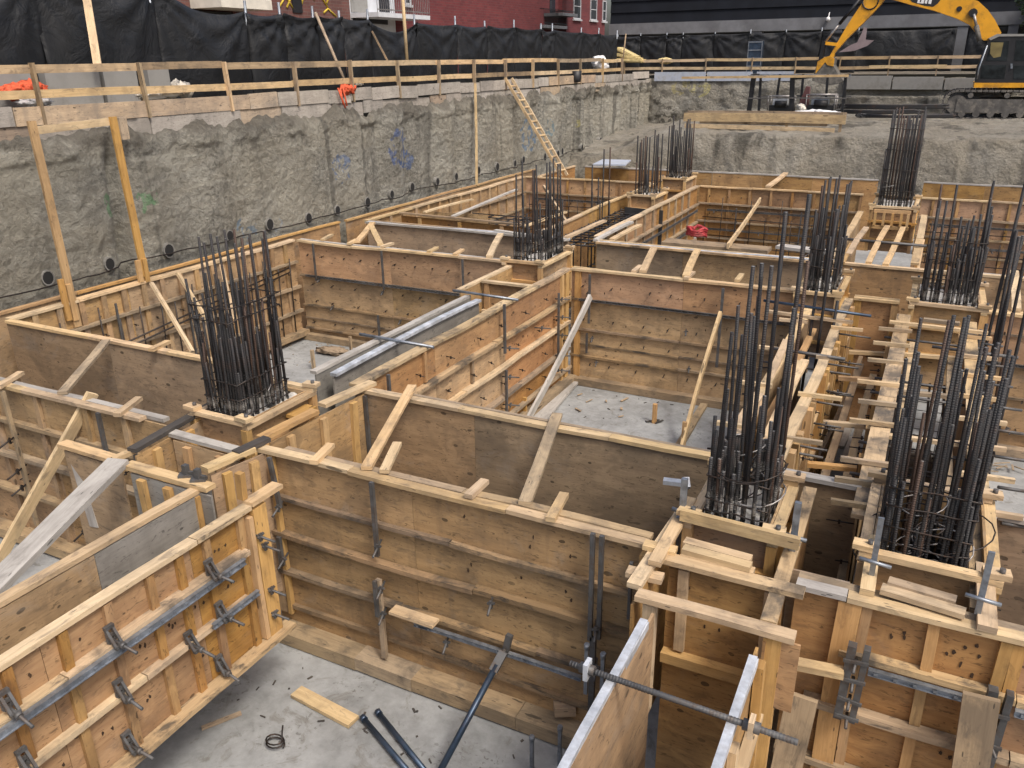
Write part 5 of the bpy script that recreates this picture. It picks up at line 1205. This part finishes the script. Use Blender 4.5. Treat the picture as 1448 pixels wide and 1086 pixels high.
cage('slim far rebar cage on the middle beam, nearer one', -7.45, -6.99, 22.4, 23.2, 1.9, (192, 196, 230), 5, 4, .02, .3, (.2, .4), (.006, .008), 8)
colbox('far column form on the middle beam, farther of two', -7.72, -7.06, 25.95, 27.1, .9, 2.05)
cage('slim far rebar cage on the middle beam, farther one', -7.64, -7.12, 26.05, 27.0, 1.9, (174, 178, 185), 6, 5, .02, .3, (.2, .4), (.005, .006), 9)
cage('pair of thin far rebars left of the slim far cages', -8.05, -7.75, 20.6, 21.1, .6, (210, 225, 240), 2, 2, .02, .6, (.8,), (.006, .006), 10)
cage('few loose tall rebars standing at the right of the second cross beam', .95, 1.25, 11.6, 12.6, .2, (260, 330, 380), 3, 2, .022, .2, (.4,), (.02, .02), 11)
cage('loose tall rebars between the thick bars and the second cross beam', -1.32, -1.02, 8.0, 12.2, .2, (258, 300, 330, 420), 3, 2, .022, .3, (.3,), (.02, .02), 12)
# rebar mats lying in the far beams
def mat_(label, x0, x1, y0, y1, z0, z1, sx, sy):
    t = thing('rebar_mat', label, 'rebar mat', ((x0+x1)/2, (y0+y1)/2, z0), 'rebar mats in the far beams')
    for z in (z0, z1):
        m = MB(); n = int((x1-x0)/sx)
        for i in range(n+1):
            x = x0+(x1-x0)*i/n; m.tube([(x, y0, z+J(.02)), (x+J(.03), y1, z+J(.02))], .02, 5)
        n = int((y1-y0)/sy)
        for i in range(n+1):
            y = y0+(y1-y0)*i/n; m.tube([(x0, y, z+.02), (x1, y+J(.04), z+.02+J(.02))], .018, 5)
        m.build('bar_grid', 'rebar', t)
    m = MB(); n = int((y1-y0)/(sy*1.5))
    for i in range(n+1):
        y = y0+(y1-y0)*i/n
        for x in (x0, x1): m.tube([(x, y, z0-.02), (x, y, z1+.05)], .018, 5)
    m.build('uprights', 'rebar', t)
mat_('rebar mat inside the far middle beam beside the orange panel', -7.75, -6.7, 17.2, 22.1, .5, 1.6, .22, .3)
mat_('rebar mat in the far left cell near the foot of the left wall', -12.2, -10.0, 19.5, 21.5, .5, 1.3, .35, .35)
# ================================================================== LOOSE BOARDS, PROPS, SMALL THINGS
Tz = T+.035
def zb_(label, u0, v0, u1, v1, wd=.10, th=.04, mat='lumber', z0=Tz, z1=Tz, name='board', cat='board', group=None):
    return board(label, atz(u0, v0, z0), atz(u1, v1, z1), wd, th, mat, name, cat, group)
g = 'spreader boards laid across the forms'
zb_('long spreader board crossing the dark inner face right of the crossing', 583, 546, 518, 662, .105, .04, 'lumber', T+.045, T+.03, 'spreader_board', 'spreader', g)
zb_('short spreader board beside the long one, its far end hanging free', 562, 627, 543, 667, .09, .04, 'lumber', T+.05, T+.035, 'spreader_board', 'spreader', g)
zb_('spreader board crossing in the middle of the dark inner face', 788, 586, 742, 712, .115, .04, 'lumber_old', T+.045, T+.03, 'spreader_board', 'spreader', g)
gc = 'short cleats nailed on the form plates'
for (u0, v0, u1, v1, lab) in ((468, 629, 443, 654, 'short cleat on the wide tan panel plate nearest the crossing'), (686, 680, 662, 702, 'short cleat on the wide tan panel plate between two spreaders'), (798, 699, 778, 735, 'short cleat on the wide tan panel plate right of the last spreader'),
                              (197, 563, 165, 587, 'short cleat on the pale double plate right of the long raking plank'), (30, 527, -4, 548, 'short cleat on the pale double plate at the frame edge'), (238, 483, 213, 495, 'short cleat on the dark left panel plate before the gold sticks')):
    zb_(lab, u0, v0, u1, v1, .085, .045, 'lumber', T+.03, T+.03, 'cleat', 'cleat', gc)
zb_('weathered spreader board crossing the dark inner face at the left', 150, 482, 88, 556, .11, .04, 'lumber_old', T+.045, T+.03, 'spreader_board', 'spreader', g)
p = atz(131, 556, T+.06); q = aty(-6, 800, 4.55); board('long raking plank from the pale double plate down to the floor at the left', p, q, .14, .05, 'lumber', 'raking_plank', 'plank', up=(1, 0, 0))
zb_('broad grey plank sloping over the corner at the left of the orange panel', 168, 652, -30, 850, .22, .06, 'lumber_grey', T+.06, T-.25, 'plank', 'plank')
# crossing at the left column
zb_('black-stained board crossing left of the left column form', 186, 637, 300, 572, .11, .045, 'lumber_dark', T+.03, T+.03)
zb_('black-ended board with a white strip in front of the left column form', 243, 612, 340, 638, .11, .04, 'lumber_grey', T-.0, T-.0)
zb_('black board joining the gold board at the right of the left column form', 333, 641, 378, 620, .11, .045, 'lumber_dark', T+.04, T+.04)
zb_('gold board along the right side of the left column form', 368, 620, 446, 581, .12, .045, 'lumber_gold', T+.03, T+.03)
zb_('pale gold board at the head of the long orange-tan panel', 455, 573, 527, 541, .13, .045, 'lumber', T+.03, T+.03)
zb_('pale board before the crossing with a boxed end', 289, 664, 357, 634, .12, .05, 'lumber', T+.02, T+.02)
zb_('board with steel clamps lying across the head of the orange panel', 180, 657, 298, 690, .12, .045, 'lumber', T+.02, T+.02)
zb_('pale plate on the small grey corner form at the left', 88, 627, 168, 651, .12, .045, 'lumber', T-.06, T-.06)
zb_('short board bridging the small grey corner form to the crossing', 160, 650, 196, 634, .08, .045, 'lumber', T-.02, T+.0)
zb_('gold packing board between the left column form and the long panel', 412, 590, 440, 575, .16, .04, 'lumber_gold', T-.08, T-.08)
def vpanel(label, u0, v0, u1, v1, z0, mat, zt=T-.02, studs=0):
    a, b = atz(u0, v0, zt), atz(u1, v1, zt); t = thing('formwork_panel', label, 'formwork', ((a.x+b.x)/2, (a.y+b.y)/2, z0), 'plywood formwork panels')
    d = b-a; n = V((d.y, -d.x, 0)).normalized()
    m = MB(); m.slab((a.x, a.y, z0), (d.x, d.y, 0), (0, 0, zt-z0-.03), n*.02); m.build('plywood_sheet', mat, t)
    for i in range(studs):
        c = a+d*((i+.5)/studs)+n*.05; m = MB(); m.bar((c.x, c.y, z0), (c.x, c.y, zt-.05), .09, .05, n); m.build('stud', 'lumber_gold', t)
    return t
vpanel('small grey corner form with a torn vertical board at the left', 92, 632, 172, 657, -.1, 'ply_tan', T-.08, 0)
vpanel('grey-brown panel under the clamped board at the head of the orange panel', 186, 664, 300, 697, .1, 'ply_grey', T, 3)
vpanel('brown panel below the black-ended board before the left column form', 246, 618, 338, 643, .2, 'ply_tan', T-.02, 2)
vpanel('brown panel closing the crossing left of the wide tan panel', 296, 668, 372, 637, .2, 'ply_tan', T-.02, 2)
vpanel('brown panel under the black-stained board left of the left column form', 190, 641, 284, 590, .2, 'ply_tan', T, 2)
vpanel('dark tan panel under the gold board right of the left column form', 380, 622, 515, 552, .0, 'ply_tan', T-.02, 3)
vpanel('low brown form face crossing the far left cell, longer one', 568, 303, 742, 320, .9, 'ply', T-.02, 3)
vpanel('low brown form face crossing the far left cell, shorter one behind', 597, 297, 690, 302, 1.1, 'ply_tan', T-.05, 0)
zb_('grey plank lying along the low brown form in the far left cell', 566, 301, 742, 318, .09, .04, 'lumber_old', T+.02, T+.02)
zb_('grey plank slanting over the far left cell to the wall side', 640, 306, 730, 268, .10, .04, 'lumber_grey', T+.03, T+.03)
zb_('pale board crossing the far left cell beside the slanting grey plank', 600, 300, 668, 282, .09, .04, 'lumber', T+.03, T+.03)
zb_('narrow board near the middle rebar cage in the far left cell', 742, 320, 800, 300, .09, .04, 'lumber', T+.03, T+.03)
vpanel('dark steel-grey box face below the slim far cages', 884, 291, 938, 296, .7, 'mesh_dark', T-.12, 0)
board('pale torn upright board on the small grey corner form', atz(103, 640, T-.12), atz(103, 640, T-.12)+V((.12, -.02, -.85)), .14, .03, 'lumber_grey', up=(0, 1, 0))
for i, (u, v) in enumerate(((264, 672), (281, 678))):
    c = atz(u, v, T+.05); m = MB(); m.bar(c-V((.06, .04, 0)), c+V((.06, .04, 0)), .09, .03); m.bar(c, c+V((0, 0, .11)), .05, .05); m.bar(c+V((-.05, 0, .03)), c+V((.07, .02, .03)), .03, .03)
    tag(m.build('steel_bracket', 'steel'), ('upright steel bracket on the clamped board', 'small steel bracket right of the upright one on the clamped board')[i], 'bracket')
c = atz(343, 705, T+.04); m = MB(); m.bar(c, c+V((.01, 0, .26)), .07, .06, (0, 1, 0)); tag(m.build('stake', 'lumber_gold'), 'gold stake standing on the far end of the orange panel plate', 'stake')
# props in the middle cell
p, q = aty(835, 419, 13.7), atz(747, 592, F+.1); board('long pale grey raking prop in the middle cell', p, q, .14, .05, 'lumber_grey', 'raking_prop', 'prop', up=(1, 0, 0))
p, q = atz(815, 533, F+.06), atz(752, 606, F+.06); board('broad grey plank lying on the floor of the middle cell', p, q, .26, .05, 'lumber_grey', 'plank', 'plank')
p = atz(800, 537, F+.03); q = atz(738, 592, F+.03); board('darker plank beside the broad grey plank in the middle cell', p, q, .10, .06, 'lumber_old', 'plank', 'plank')
p, q = aty(1019, 442, 13.6), atz(964, 632, F+.1); board('pale raking prop at the right of the middle cell', p, q, .11, .05, 'lumber', 'raking_prop', 'prop', up=(1, 0, 0))
p, q = atz(1005, 557, F+.06), atz(958, 634, F+.06); board('plank lying on the floor at the right of the middle cell', p, q, .13, .05, 'lumber_old', 'plank', 'plank')
c = atz(966, 632, F); m = MB(); m.bar(c, c+V((0, 0, .45)), .07, .05, (0, 1, 0)); tag(m.build('stake', 'lumber_gold'), 'gold stake holding the pale prop in the middle cell', 'stake')
c = atz(748, 592, F); m = MB(); m.bar(c+V((-.06, -.05, 0)), c+V((-.06, -.05, .42)), .07, .05, (0, 1, 0)); tag(m.build('stake', 'lumber_gold'), 'gold stake at the foot of the grey prop in the middle cell', 'stake')
c = atz(925, 598, F); m = MB(); m.bar(c, c+V((0, 0, .36)), .07, .06, (0, 1, 0)); tag(m.build('stake', 'lumber_gold'), 'lone gold stake standing in the concrete floor of the middle cell', 'stake')
def debris(label, c, r, seed, n=9, mat='lumber_old'):
    rnd = random.Random(seed); m = MB(); c = V(c)
    for i in range(n):
        a = c+V((rnd.uniform(-r, r), rnd.uniform(-r, r)*.7, .02)); an = rnd.uniform(0, 3.14); L = rnd.uniform(.05, .25)
        m.bar(a, a+V((math.cos(an)*L, math.sin(an)*L, rnd.uniform(0, .02))), rnd.uniform(.012, .04), .012)
    return tag(m.build('debris', mat), label, 'debris', None, 'stuff')
debris('wood scraps scattered on the middle cell floor', atz(850, 575, F), .6, 3, 7, 'lumber_old')
debris('scraps round the lone stake in the middle cell', atz(922, 597, F), .12, 4, 5, 'lumber_dark')
# left cell
for i, (u0, v0, u1, v1, x0, x1, lab) in enumerate(((214, 400, 272, 497, -12.35, -11.2, 'thin gold stick leaning in the left cell, nearest the wall'), (251, 386, 301, 466, -12.35, -11.4, 'thin gold stick leaning in the left cell, second from the wall'), (313, 374, 333, 452, -12.3, -11.4, 'pale stick leaning in the left cell behind the dark cage'))):
    board(lab, atx(u0, v0, x0), atx(u1, v1, x1), .07, .05, 'lumber', 'raking_stick', 'prop', up=(1, 0, 0))
t = thing('upright_frame', 'two tall gold uprights with a cross board standing on the left edge beam', 'uprights', (-12.6, 9.2, T))
for (u0, v0, u1, v1) in ((44, 171, 110, 462), (159, 165, 206, 390)):
    p = atx(u0, v0, -12.62); q = atx(u1, v1, -12.52); m = MB(); m.bar(p, q, .13, .05, (1, 0, 0)); m.build('upright', 'lumber_gold', t)
p, q = atx(46, 185, -12.66), atx(154, 172, -12.66); m = MB(); m.bar(p, q, .04, .12); m.build('cross_board', 'lumber', t)
for (u, v, h) in ((96, 402, .62), (194, 368, .40), (203, 366, .42), (85, 395, .7)):
    p = atx(u, v, -12.5); m = MB(); m.bar(p, p-V((0, 0, h)), .09, .05, (1, 0, 0)); m.build('scab_board', 'lumber_gold', t)
p = atx(172, 166, -13.2); board('short board stub fixed to the lagging right of the tall uprights', p, p-V((0, 0, .38)), .16, .05, 'lagging', up=(1, 0, 0))
p = atx(672, 118, -13.35); q = atx(674, 262, -12.9); board('thin tall gold batten standing against the left wall mid-way', p, q, .08, .05, 'lumber', 'batten', 'batten', up=(1, 0, 0))
c = atz(460, 505, F); heap('driftwood', 'knot of splintered brown wood on the left cell floor', 'scrap wood', c+V((0, .2, .05)), .28, 'lumber_old', (1.6, .6, .35), 5, 33, .8)
m = MB(); m.bar(atz(444, 522, F), atz(444, 522, F)+V((0, 0, .42)), .06, .06, (0, 1, 0)); tag(m.build('stake', 'lumber_old'), 'splintered stake in the left cell beside the hollow grey form', 'stake')
m = MB(); c = atz(497, 500, F); m.bar(c, c+V((0, 0, .4)), .05, .05, (0, 1, 0)); tag(m.build('stake', 'lumber_old'), 'small stake before the reddish panel in the left cell', 'stake')
# second cross beam spreaders
g2 = 'spreaders across the second cross beam'
for (u0, v0, u1, v1, lab) in ((527, 315, 505, 342, 'gold spreader slanting left at the far end of the second cross beam'), (525, 320, 538, 346, 'pale spreader slanting right at the far end of the second cross beam'), (708, 331, 692, 363, 'pale spreader left of the middle rebar cage'),
                              (925, 350, 909, 384, 'pale spreader right of the middle rebar cage'), (986, 354, 970, 391, 'pale spreader second to the right of the middle rebar cage'), (1434, 384, 1437, 438, 'pale spreader at the right frame edge')):
    zb_(lab, u0, v0, u1, v1, .13, .05, 'lumber', T+.04, T+.035, 'spreader_board', 'spreader', g2)
for (u0, v0, u1, v1, lab) in ((469, 332, 456, 339, 'small cleat at the far left of the second cross beam'), (504, 339, 493, 345, 'small cleat under the gold slanting spreader'), (555, 344, 540, 349, 'small cleat right of the pale slanting spreader'), (618, 350, 606, 356, 'small cleat midway along the left reddish panel'), (654, 353, 643, 360, 'small cleat near the right end of the left reddish panel'),
                              (906, 376, 896, 384, 'small cleat left of the first pale spreader on the middle panel'), (980, 385, 970, 394, 'small cleat at the foot of the second pale spreader'), (1049, 388, 1042, 397, 'small cleat near the right end of the middle panel')):
    zb_(lab, u0, v0, u1, v1, .09, .045, 'lumber', T+.03, T+.03, 'cleat', 'cleat', 'small cleats on the second cross beam')
# far cells
board('pale prop leaning on the far orange panel behind the red hose', aty(1075, 282, 25.3), atz(1029, 348, T-.2), .12, .05, 'lumber', 'raking_prop', 'prop', up=(1, 0, 0))
zb_('pale spreader over the farthest beam at the far right', 1111, 245, 1086, 264, .15, .06, 'lumber', T+.03, T+.03, 'spreader_board', 'spreader')
board('pale prop leaning below the ladder foot', atx(769, 264, -10.6), atz(811, 330, T-.6), .12, .05, 'lumber', 'raking_prop', 'prop', up=(1, 0, 0))
for (u0, v0, u1, v1, mt, lab) in ((800, 336, 855, 312, 'lumber', 'pale board over the far middle beam, leftmost of three'), (842, 340, 893, 314, 'lumber_grey', 'grey board over the far middle beam, second of three'), (865, 339, 905, 318, 'lumber', 'pale board over the far middle beam, rightmost of three'),
                              (700, 326, 800, 339, 'lumber_grey', 'grey plank lying along the silver plate left of the middle cage'), (1200, 360, 1225, 322, 'lumber', 'pale board between far right beam forms, first from the left'), (1228, 372, 1255, 320, 'lumber', 'pale board between far right beam forms, second from the left'), (1252, 375, 1277, 322, 'lumber', 'pale board between far right beam forms, third from the left'), (1190, 372, 1205, 345, 'lumber_gold', 'gold board at the left of the far right beam forms')):
    zb_(lab, u0, v0, u1, v1, .11, .05, mt, T+.02, T+.02)
m = MB(); p, q = atz(1195, 338, T+.05), atz(1310, 348, T+.05); m.tube([p, q], .03, 7); tag(m.build('tie_bar', 'steel'), 'steel tie bar across the far right beam before the dense cage', 'tie bar')
# gold grid in front of the dense cage
t = thing('front_grid', 'gold timber grid fixed before the dense tall rebar cage', 'timber grid', (-.85, 22.6, 1.5))
for z in (1.55, 1.95): m = MB(); m.bar((-1.25, 22.55, z), (-.4, 22.55, z), .06, .08); m.build('rail', 'lumber_gold', t)
for x in (-1.2, -1.0, -.8, -.6, -.45): m = MB(); m.bar((x, 22.53, 1.59), (x, 22.53, 1.91), .06, .05, (0, 1, 0)); m.build('upright', 'lumber_gold', t)
# red hose coil
m = MB(); c = atz(985, 333, T-.25)
pts = [c+.75*V(((.26+.05*math.sin(i*1.7))*math.cos(i*.42), .22*math.sin(i*.42), .08+.12*math.sin(i*.23)+.02*(i % 5))) for i in range(75)]
m.tube(pts, .032, 6); tag(m.build('hose_coil', 'red'), 'coil of red hose in the far cell before the orange panel', 'hose')
m = MB(); c2 = atz(985, 345, T-.3); m.box(c2+V((-.8, -.1, -.08)), c2+V((1.6, .4, .0))); tag(m.build('plank', 'lumber_old'), 'plank deck under the red hose coil', 'plank')
board('long pale plank lying behind the second cross beam right of the red hose', atz(1100, 348, T-.1), atz(1200, 360, T-.1), .3, .06, 'lumber_grey', 'plank', 'plank')
# column details at the right
for (u0, v0, u1, v1, lab) in ((968, 766, 1062, 792, 'upper of three small boards stacked before the right-hand column form'), (966, 776, 1062, 802, 'middle of three small boards stacked before the right-hand column form')):
    zb_(lab, u0, v0, u1, v1, .09, .045, 'lumber', T+.06, T+.06)
zb_('lowest small board of the stack before the right-hand column form', 964, 784, 1066, 810, .09, .045, 'lumber', T+.015, T+.015)
zb_('board lying on the plate before the open column form at the right', 1246, 832, 1365, 868, .10, .04, 'lumber', T+.04, T+.04)
zb_('second board lying behind the first before the open column form', 1256, 822, 1352, 850, .09, .04, 'lumber_old', T+.06, T+.06)
zb_('short vertical-lying block left of the open column form', 1237, 760, 1226, 838, .10, .05, 'lumber', T+.06, T+.03)
zb_('short pale board right of the open column form', 1392, 800, 1396, 890, .12, .05, 'lumber', T+.06, T+.03)
for (u0, v0, u1, v1, z, lab, mt) in ((1080, 425, 1232, 447, 2.15, 'long dark tie bar before the spattered column form', 'blue_steel'), (1090, 492, 1195, 508, 1.95, 'dark tie bar across the beam behind the thick bars', 'steel'), (1318, 490, 1440, 506, 1.8, 'dark tie bar at the right of the stained-plate panel', 'steel')):
    m = MB(); m.tube([atz(u0, v0, z), atz(u1, v1, z)], .022, 7); tag(m.build('tie_bar', mt), lab, 'tie bar')
zb_('thin board across the beam before the spattered column form', 1085, 440, 1206, 456, .07, .04, 'lumber', T+.1, T+.1)
zb_('thin board across before the gold-block column form on the right', 1258, 455, 1397, 471, .07, .04, 'lumber', T+.1, T+.1)
zb_('short grey board set before the gold-block column form on the right', 1306, 452, 1357, 458, .09, .05, 'lumber_old', T+.02, T+.02)
p, q = aty(1217, 508, 13.5), atz(1143, 672, F+.75); board('long brown plank slanting in the slot between the two right-hand beams', p, q, .13, .06, 'lumber_old', 'plank', 'plank', up=(1, 0, 0))
zb_('pale board leaning over the beam behind the thick bars, nearer', 1095, 612, 1130, 512, .09, .05, 'lumber', T-.05, T+.05)
zb_('pale board leaning over the beam behind the thick bars, farther', 1058, 600, 1112, 482, .09, .05, 'lumber', T-.1, T+.08)
for i, (u, v, w_) in enumerate(((1166, 640, .18), (1192, 612, .16), (1200, 640, .2))):
    c = atz(u, v, F+.03); board(('grey plank on the slot floor, nearest', 'grey plank on the slot floor, middle', 'grey plank on the slot floor, beside the stained panel')[i], c+V((0, -.6, 0)), c+V((.05, .6, 0)), w_, .05, 'lumber_grey', 'plank', 'plank')
for i, (u, v) in enumerate(((1423, 668), (1430, 590), (1440, 540))):
    c = atz(u, v, F+.05); debris(('broken brown boards on the right cell floor, nearest', 'broken brown boards on the right cell floor, middle', 'broken brown boards on the right cell floor, farthest')[i], c, .35, 60+i, 6, 'lumber_old')
m = MB(); a = atz(938, 680, T+.12); m.bar(a, atz(972, 684, T+.12), .07, .04); m.bar(atz(970, 676, T+.16), atz(972, 690, T+.1), .05, .05); tag(m.build('steel_clamp', 'galv_light'), 'bright blue-grey clamp on the left corner of the right-hand column form', 'clamp')
for i, (x, y) in enumerate(((-1.46, 5.98), (-.56, 5.98))):
    m = MB(); m.bar((x, y, T-.3), (x, y, T+.42), .05, .04, (0, 1, 0)); m.tube([(x-.08, y-.04, T+.14), (x+.1, y-.04, T+.12)], .018, 6); m.bar((x-.05, y-.05, T+.05), (x+.05, y-.05, T+.1), .05, .04)
    tag(m.build('clamp_bar', 'galv'), ('upright steel clamp bar at the left corner of the right-hand column form', 'upright steel clamp bar at the right corner of the right-hand column form')[i], 'clamp')
m = MB(); m.bar((-1.44, 5.85, T+.16), (-.50, 5.84, T+.14), .05, .10); tag(m.build('yoke_board', 'lumber'), 'pale yoke board across the front of the thick-barred cage', 'board')
for i, (u0, v0, u1, v1) in enumerate(((1243, 715, 1232, 815), (1416, 742, 1382, 868))):
    p, q = atz(u0, v0, T+.5), atz(u1, v1, T+.05); m = MB(); m.bar(q, V((q.x+.0, q.y, T+.55)), .04, .02, (0, 1, 0)); m.tube([V((q.x-.1, q.y-.03, T+.2)), V((q.x+.12, q.y-.03, T+.18))], .015, 6)
    tag(m.build('clamp_bar', 'galv'), ('flat steel clamp bar at the left corner of the open column form', 'flat steel clamp bar at the right corner of the open column form')[i], 'clamp')
# foreground floor
p, q = atz(419, 978, F+.03), atz(500, 1021, F+.03); board('offcut board lying on the concrete foreground floor', p, q, .15, .04, 'lumber', 'offcut', 'offcut')
p, q = atz(285, 1030, F+.02), atz(341, 1008, F+.02); board('thin stick lying on the foreground floor beside the orange panel', p, q, .035, .03, 'lumber_old', 'stick', 'stick')
m = MB(); c = atz(390, 1054, F+.02); m.tube([c+V((.09*math.cos(i*.5), .07*math.sin(i*.5), .01+.003*i)) for i in range(26)]+[c+V((0, .1, .08)), c+V((.02, .1, .16))], .008, 6)
tag(m.build('wire_ring', 'wire'), 'small dark wire ring on the foreground floor', 'wire')
for i, (u0, v0, u1, v1) in enumerate(((516, 1018, 585, 1100), (537, 1010, 606, 1096))):
    m = MB(); p, q = atz(u0, v0, F+.05), atz(u1, v1, F+.05); m.tube([p, q], .027, 8); m.tube([p, p+(p-q).normalized()*.05], .034, 8)
    tag(m.build('steel_pipe', 'blue_steel'), ('dark steel pipe on the foreground floor, left of two', 'dark steel pipe on the foreground floor, right of two')[i], 'pipe', 'steel pipes on the foreground floor')
t = thing('push_pull_prop', 'blue-black adjustable steel prop bracing the wide tan panel', 'prop', atz(618, 1095, F))
p = aty(714, 918, 5.38); q = atz(612, 1110, F+.1)
m = MB(); m.tube([p+(q-p)*.12, q], .030, 10); m.build('tube', 'blue_steel', t)
m = MB(); m.tube([p, p+(q-p)*.16], .018, 8); m.bar(p+(q-p)*.02, p+(q-p)*.17, .08, .05, (0, 1, 0)); m.build('head_bracket', 'steel', t)
m = MB(); m.bar(p+V((0, .02, -.03)), p+V((.03, .04, .14)), .06, .05, (0, 1, 0)); m.build('hook', 'steel', t)
for i, (u, v, h) in enumerate(((752, 1042, .5), (792, 1028, .45), (830, 912, .5), (853, 925, .4))):
    c = atz(u, v, F+.45 if i < 2 else 1.1); m = MB(); m.bar(c-V((0, 0, h)), c, .03, .03, (0, 1, 0)); m.tube([c-V((0, 0, .04)), c+V((0, 0, .01))], .025, 6)
    tag(m.build('steel_pin', 'galv'), ('short steel pin beside the steel-edged panel, lower left', 'short steel pin beside the steel-edged panel, second from left', 'tall steel pin at the corner of the wide tan panel', 'steel pin between the corner post and the steel edge')[i], 'pin')
m = MB(); c = atz(790, 1040, F); m.bar(c+V((-.05, 0, .3)), c+V((.12, .1, .3)), .12, .1); tag(m.build('timber_block', 'lumber_old'), 'small timber block beside the steel-edged panel at the bottom', 'block')
def crumbs(label, c, rx, ry, n, seed, mat='lumber_old'):
    rnd = random.Random(seed); m = MB(); c = V(c)
    for i in range(n):
        a = c+V((rnd.gauss(0, rx), rnd.gauss(0, ry), .008)); an = rnd.uniform(0, 3.14); L = rnd.uniform(.015, .07)
        m.bar(a, a+V((math.cos(an)*L, math.sin(an)*L, rnd.uniform(0, .01))), rnd.uniform(.008, .022), .008)
    return tag(m.build('sawdust_crumbs', mat), label, 'debris', None, 'stuff')
crumbs('dark splinters over the foreground floor beside the orange panel', atz(420, 1010, F), .8, .5, 18, 5, 'lumber_dark')
crumbs('dark crumbs over the foreground floor near the kicker boards', atz(600, 1040, F), .9, .35, 18, 6, 'lumber_dark')
crumbs('dark crumbs over the middle cell floor', atz(880, 575, F), 1.0, .8, 25, 7, 'lumber_dark')
crumbs('chips over the left cell floor', atz(470, 500, F), .8, .6, 60, 8)
# bits of offcut everywhere
rnd = random.Random(99)
spots = [(450, 945), (350, 1060), (560, 1000), (640, 1050), (690, 1030), (890, 560), (950, 610), (820, 590)]
for i, (u, v) in enumerate(spots):
    pass
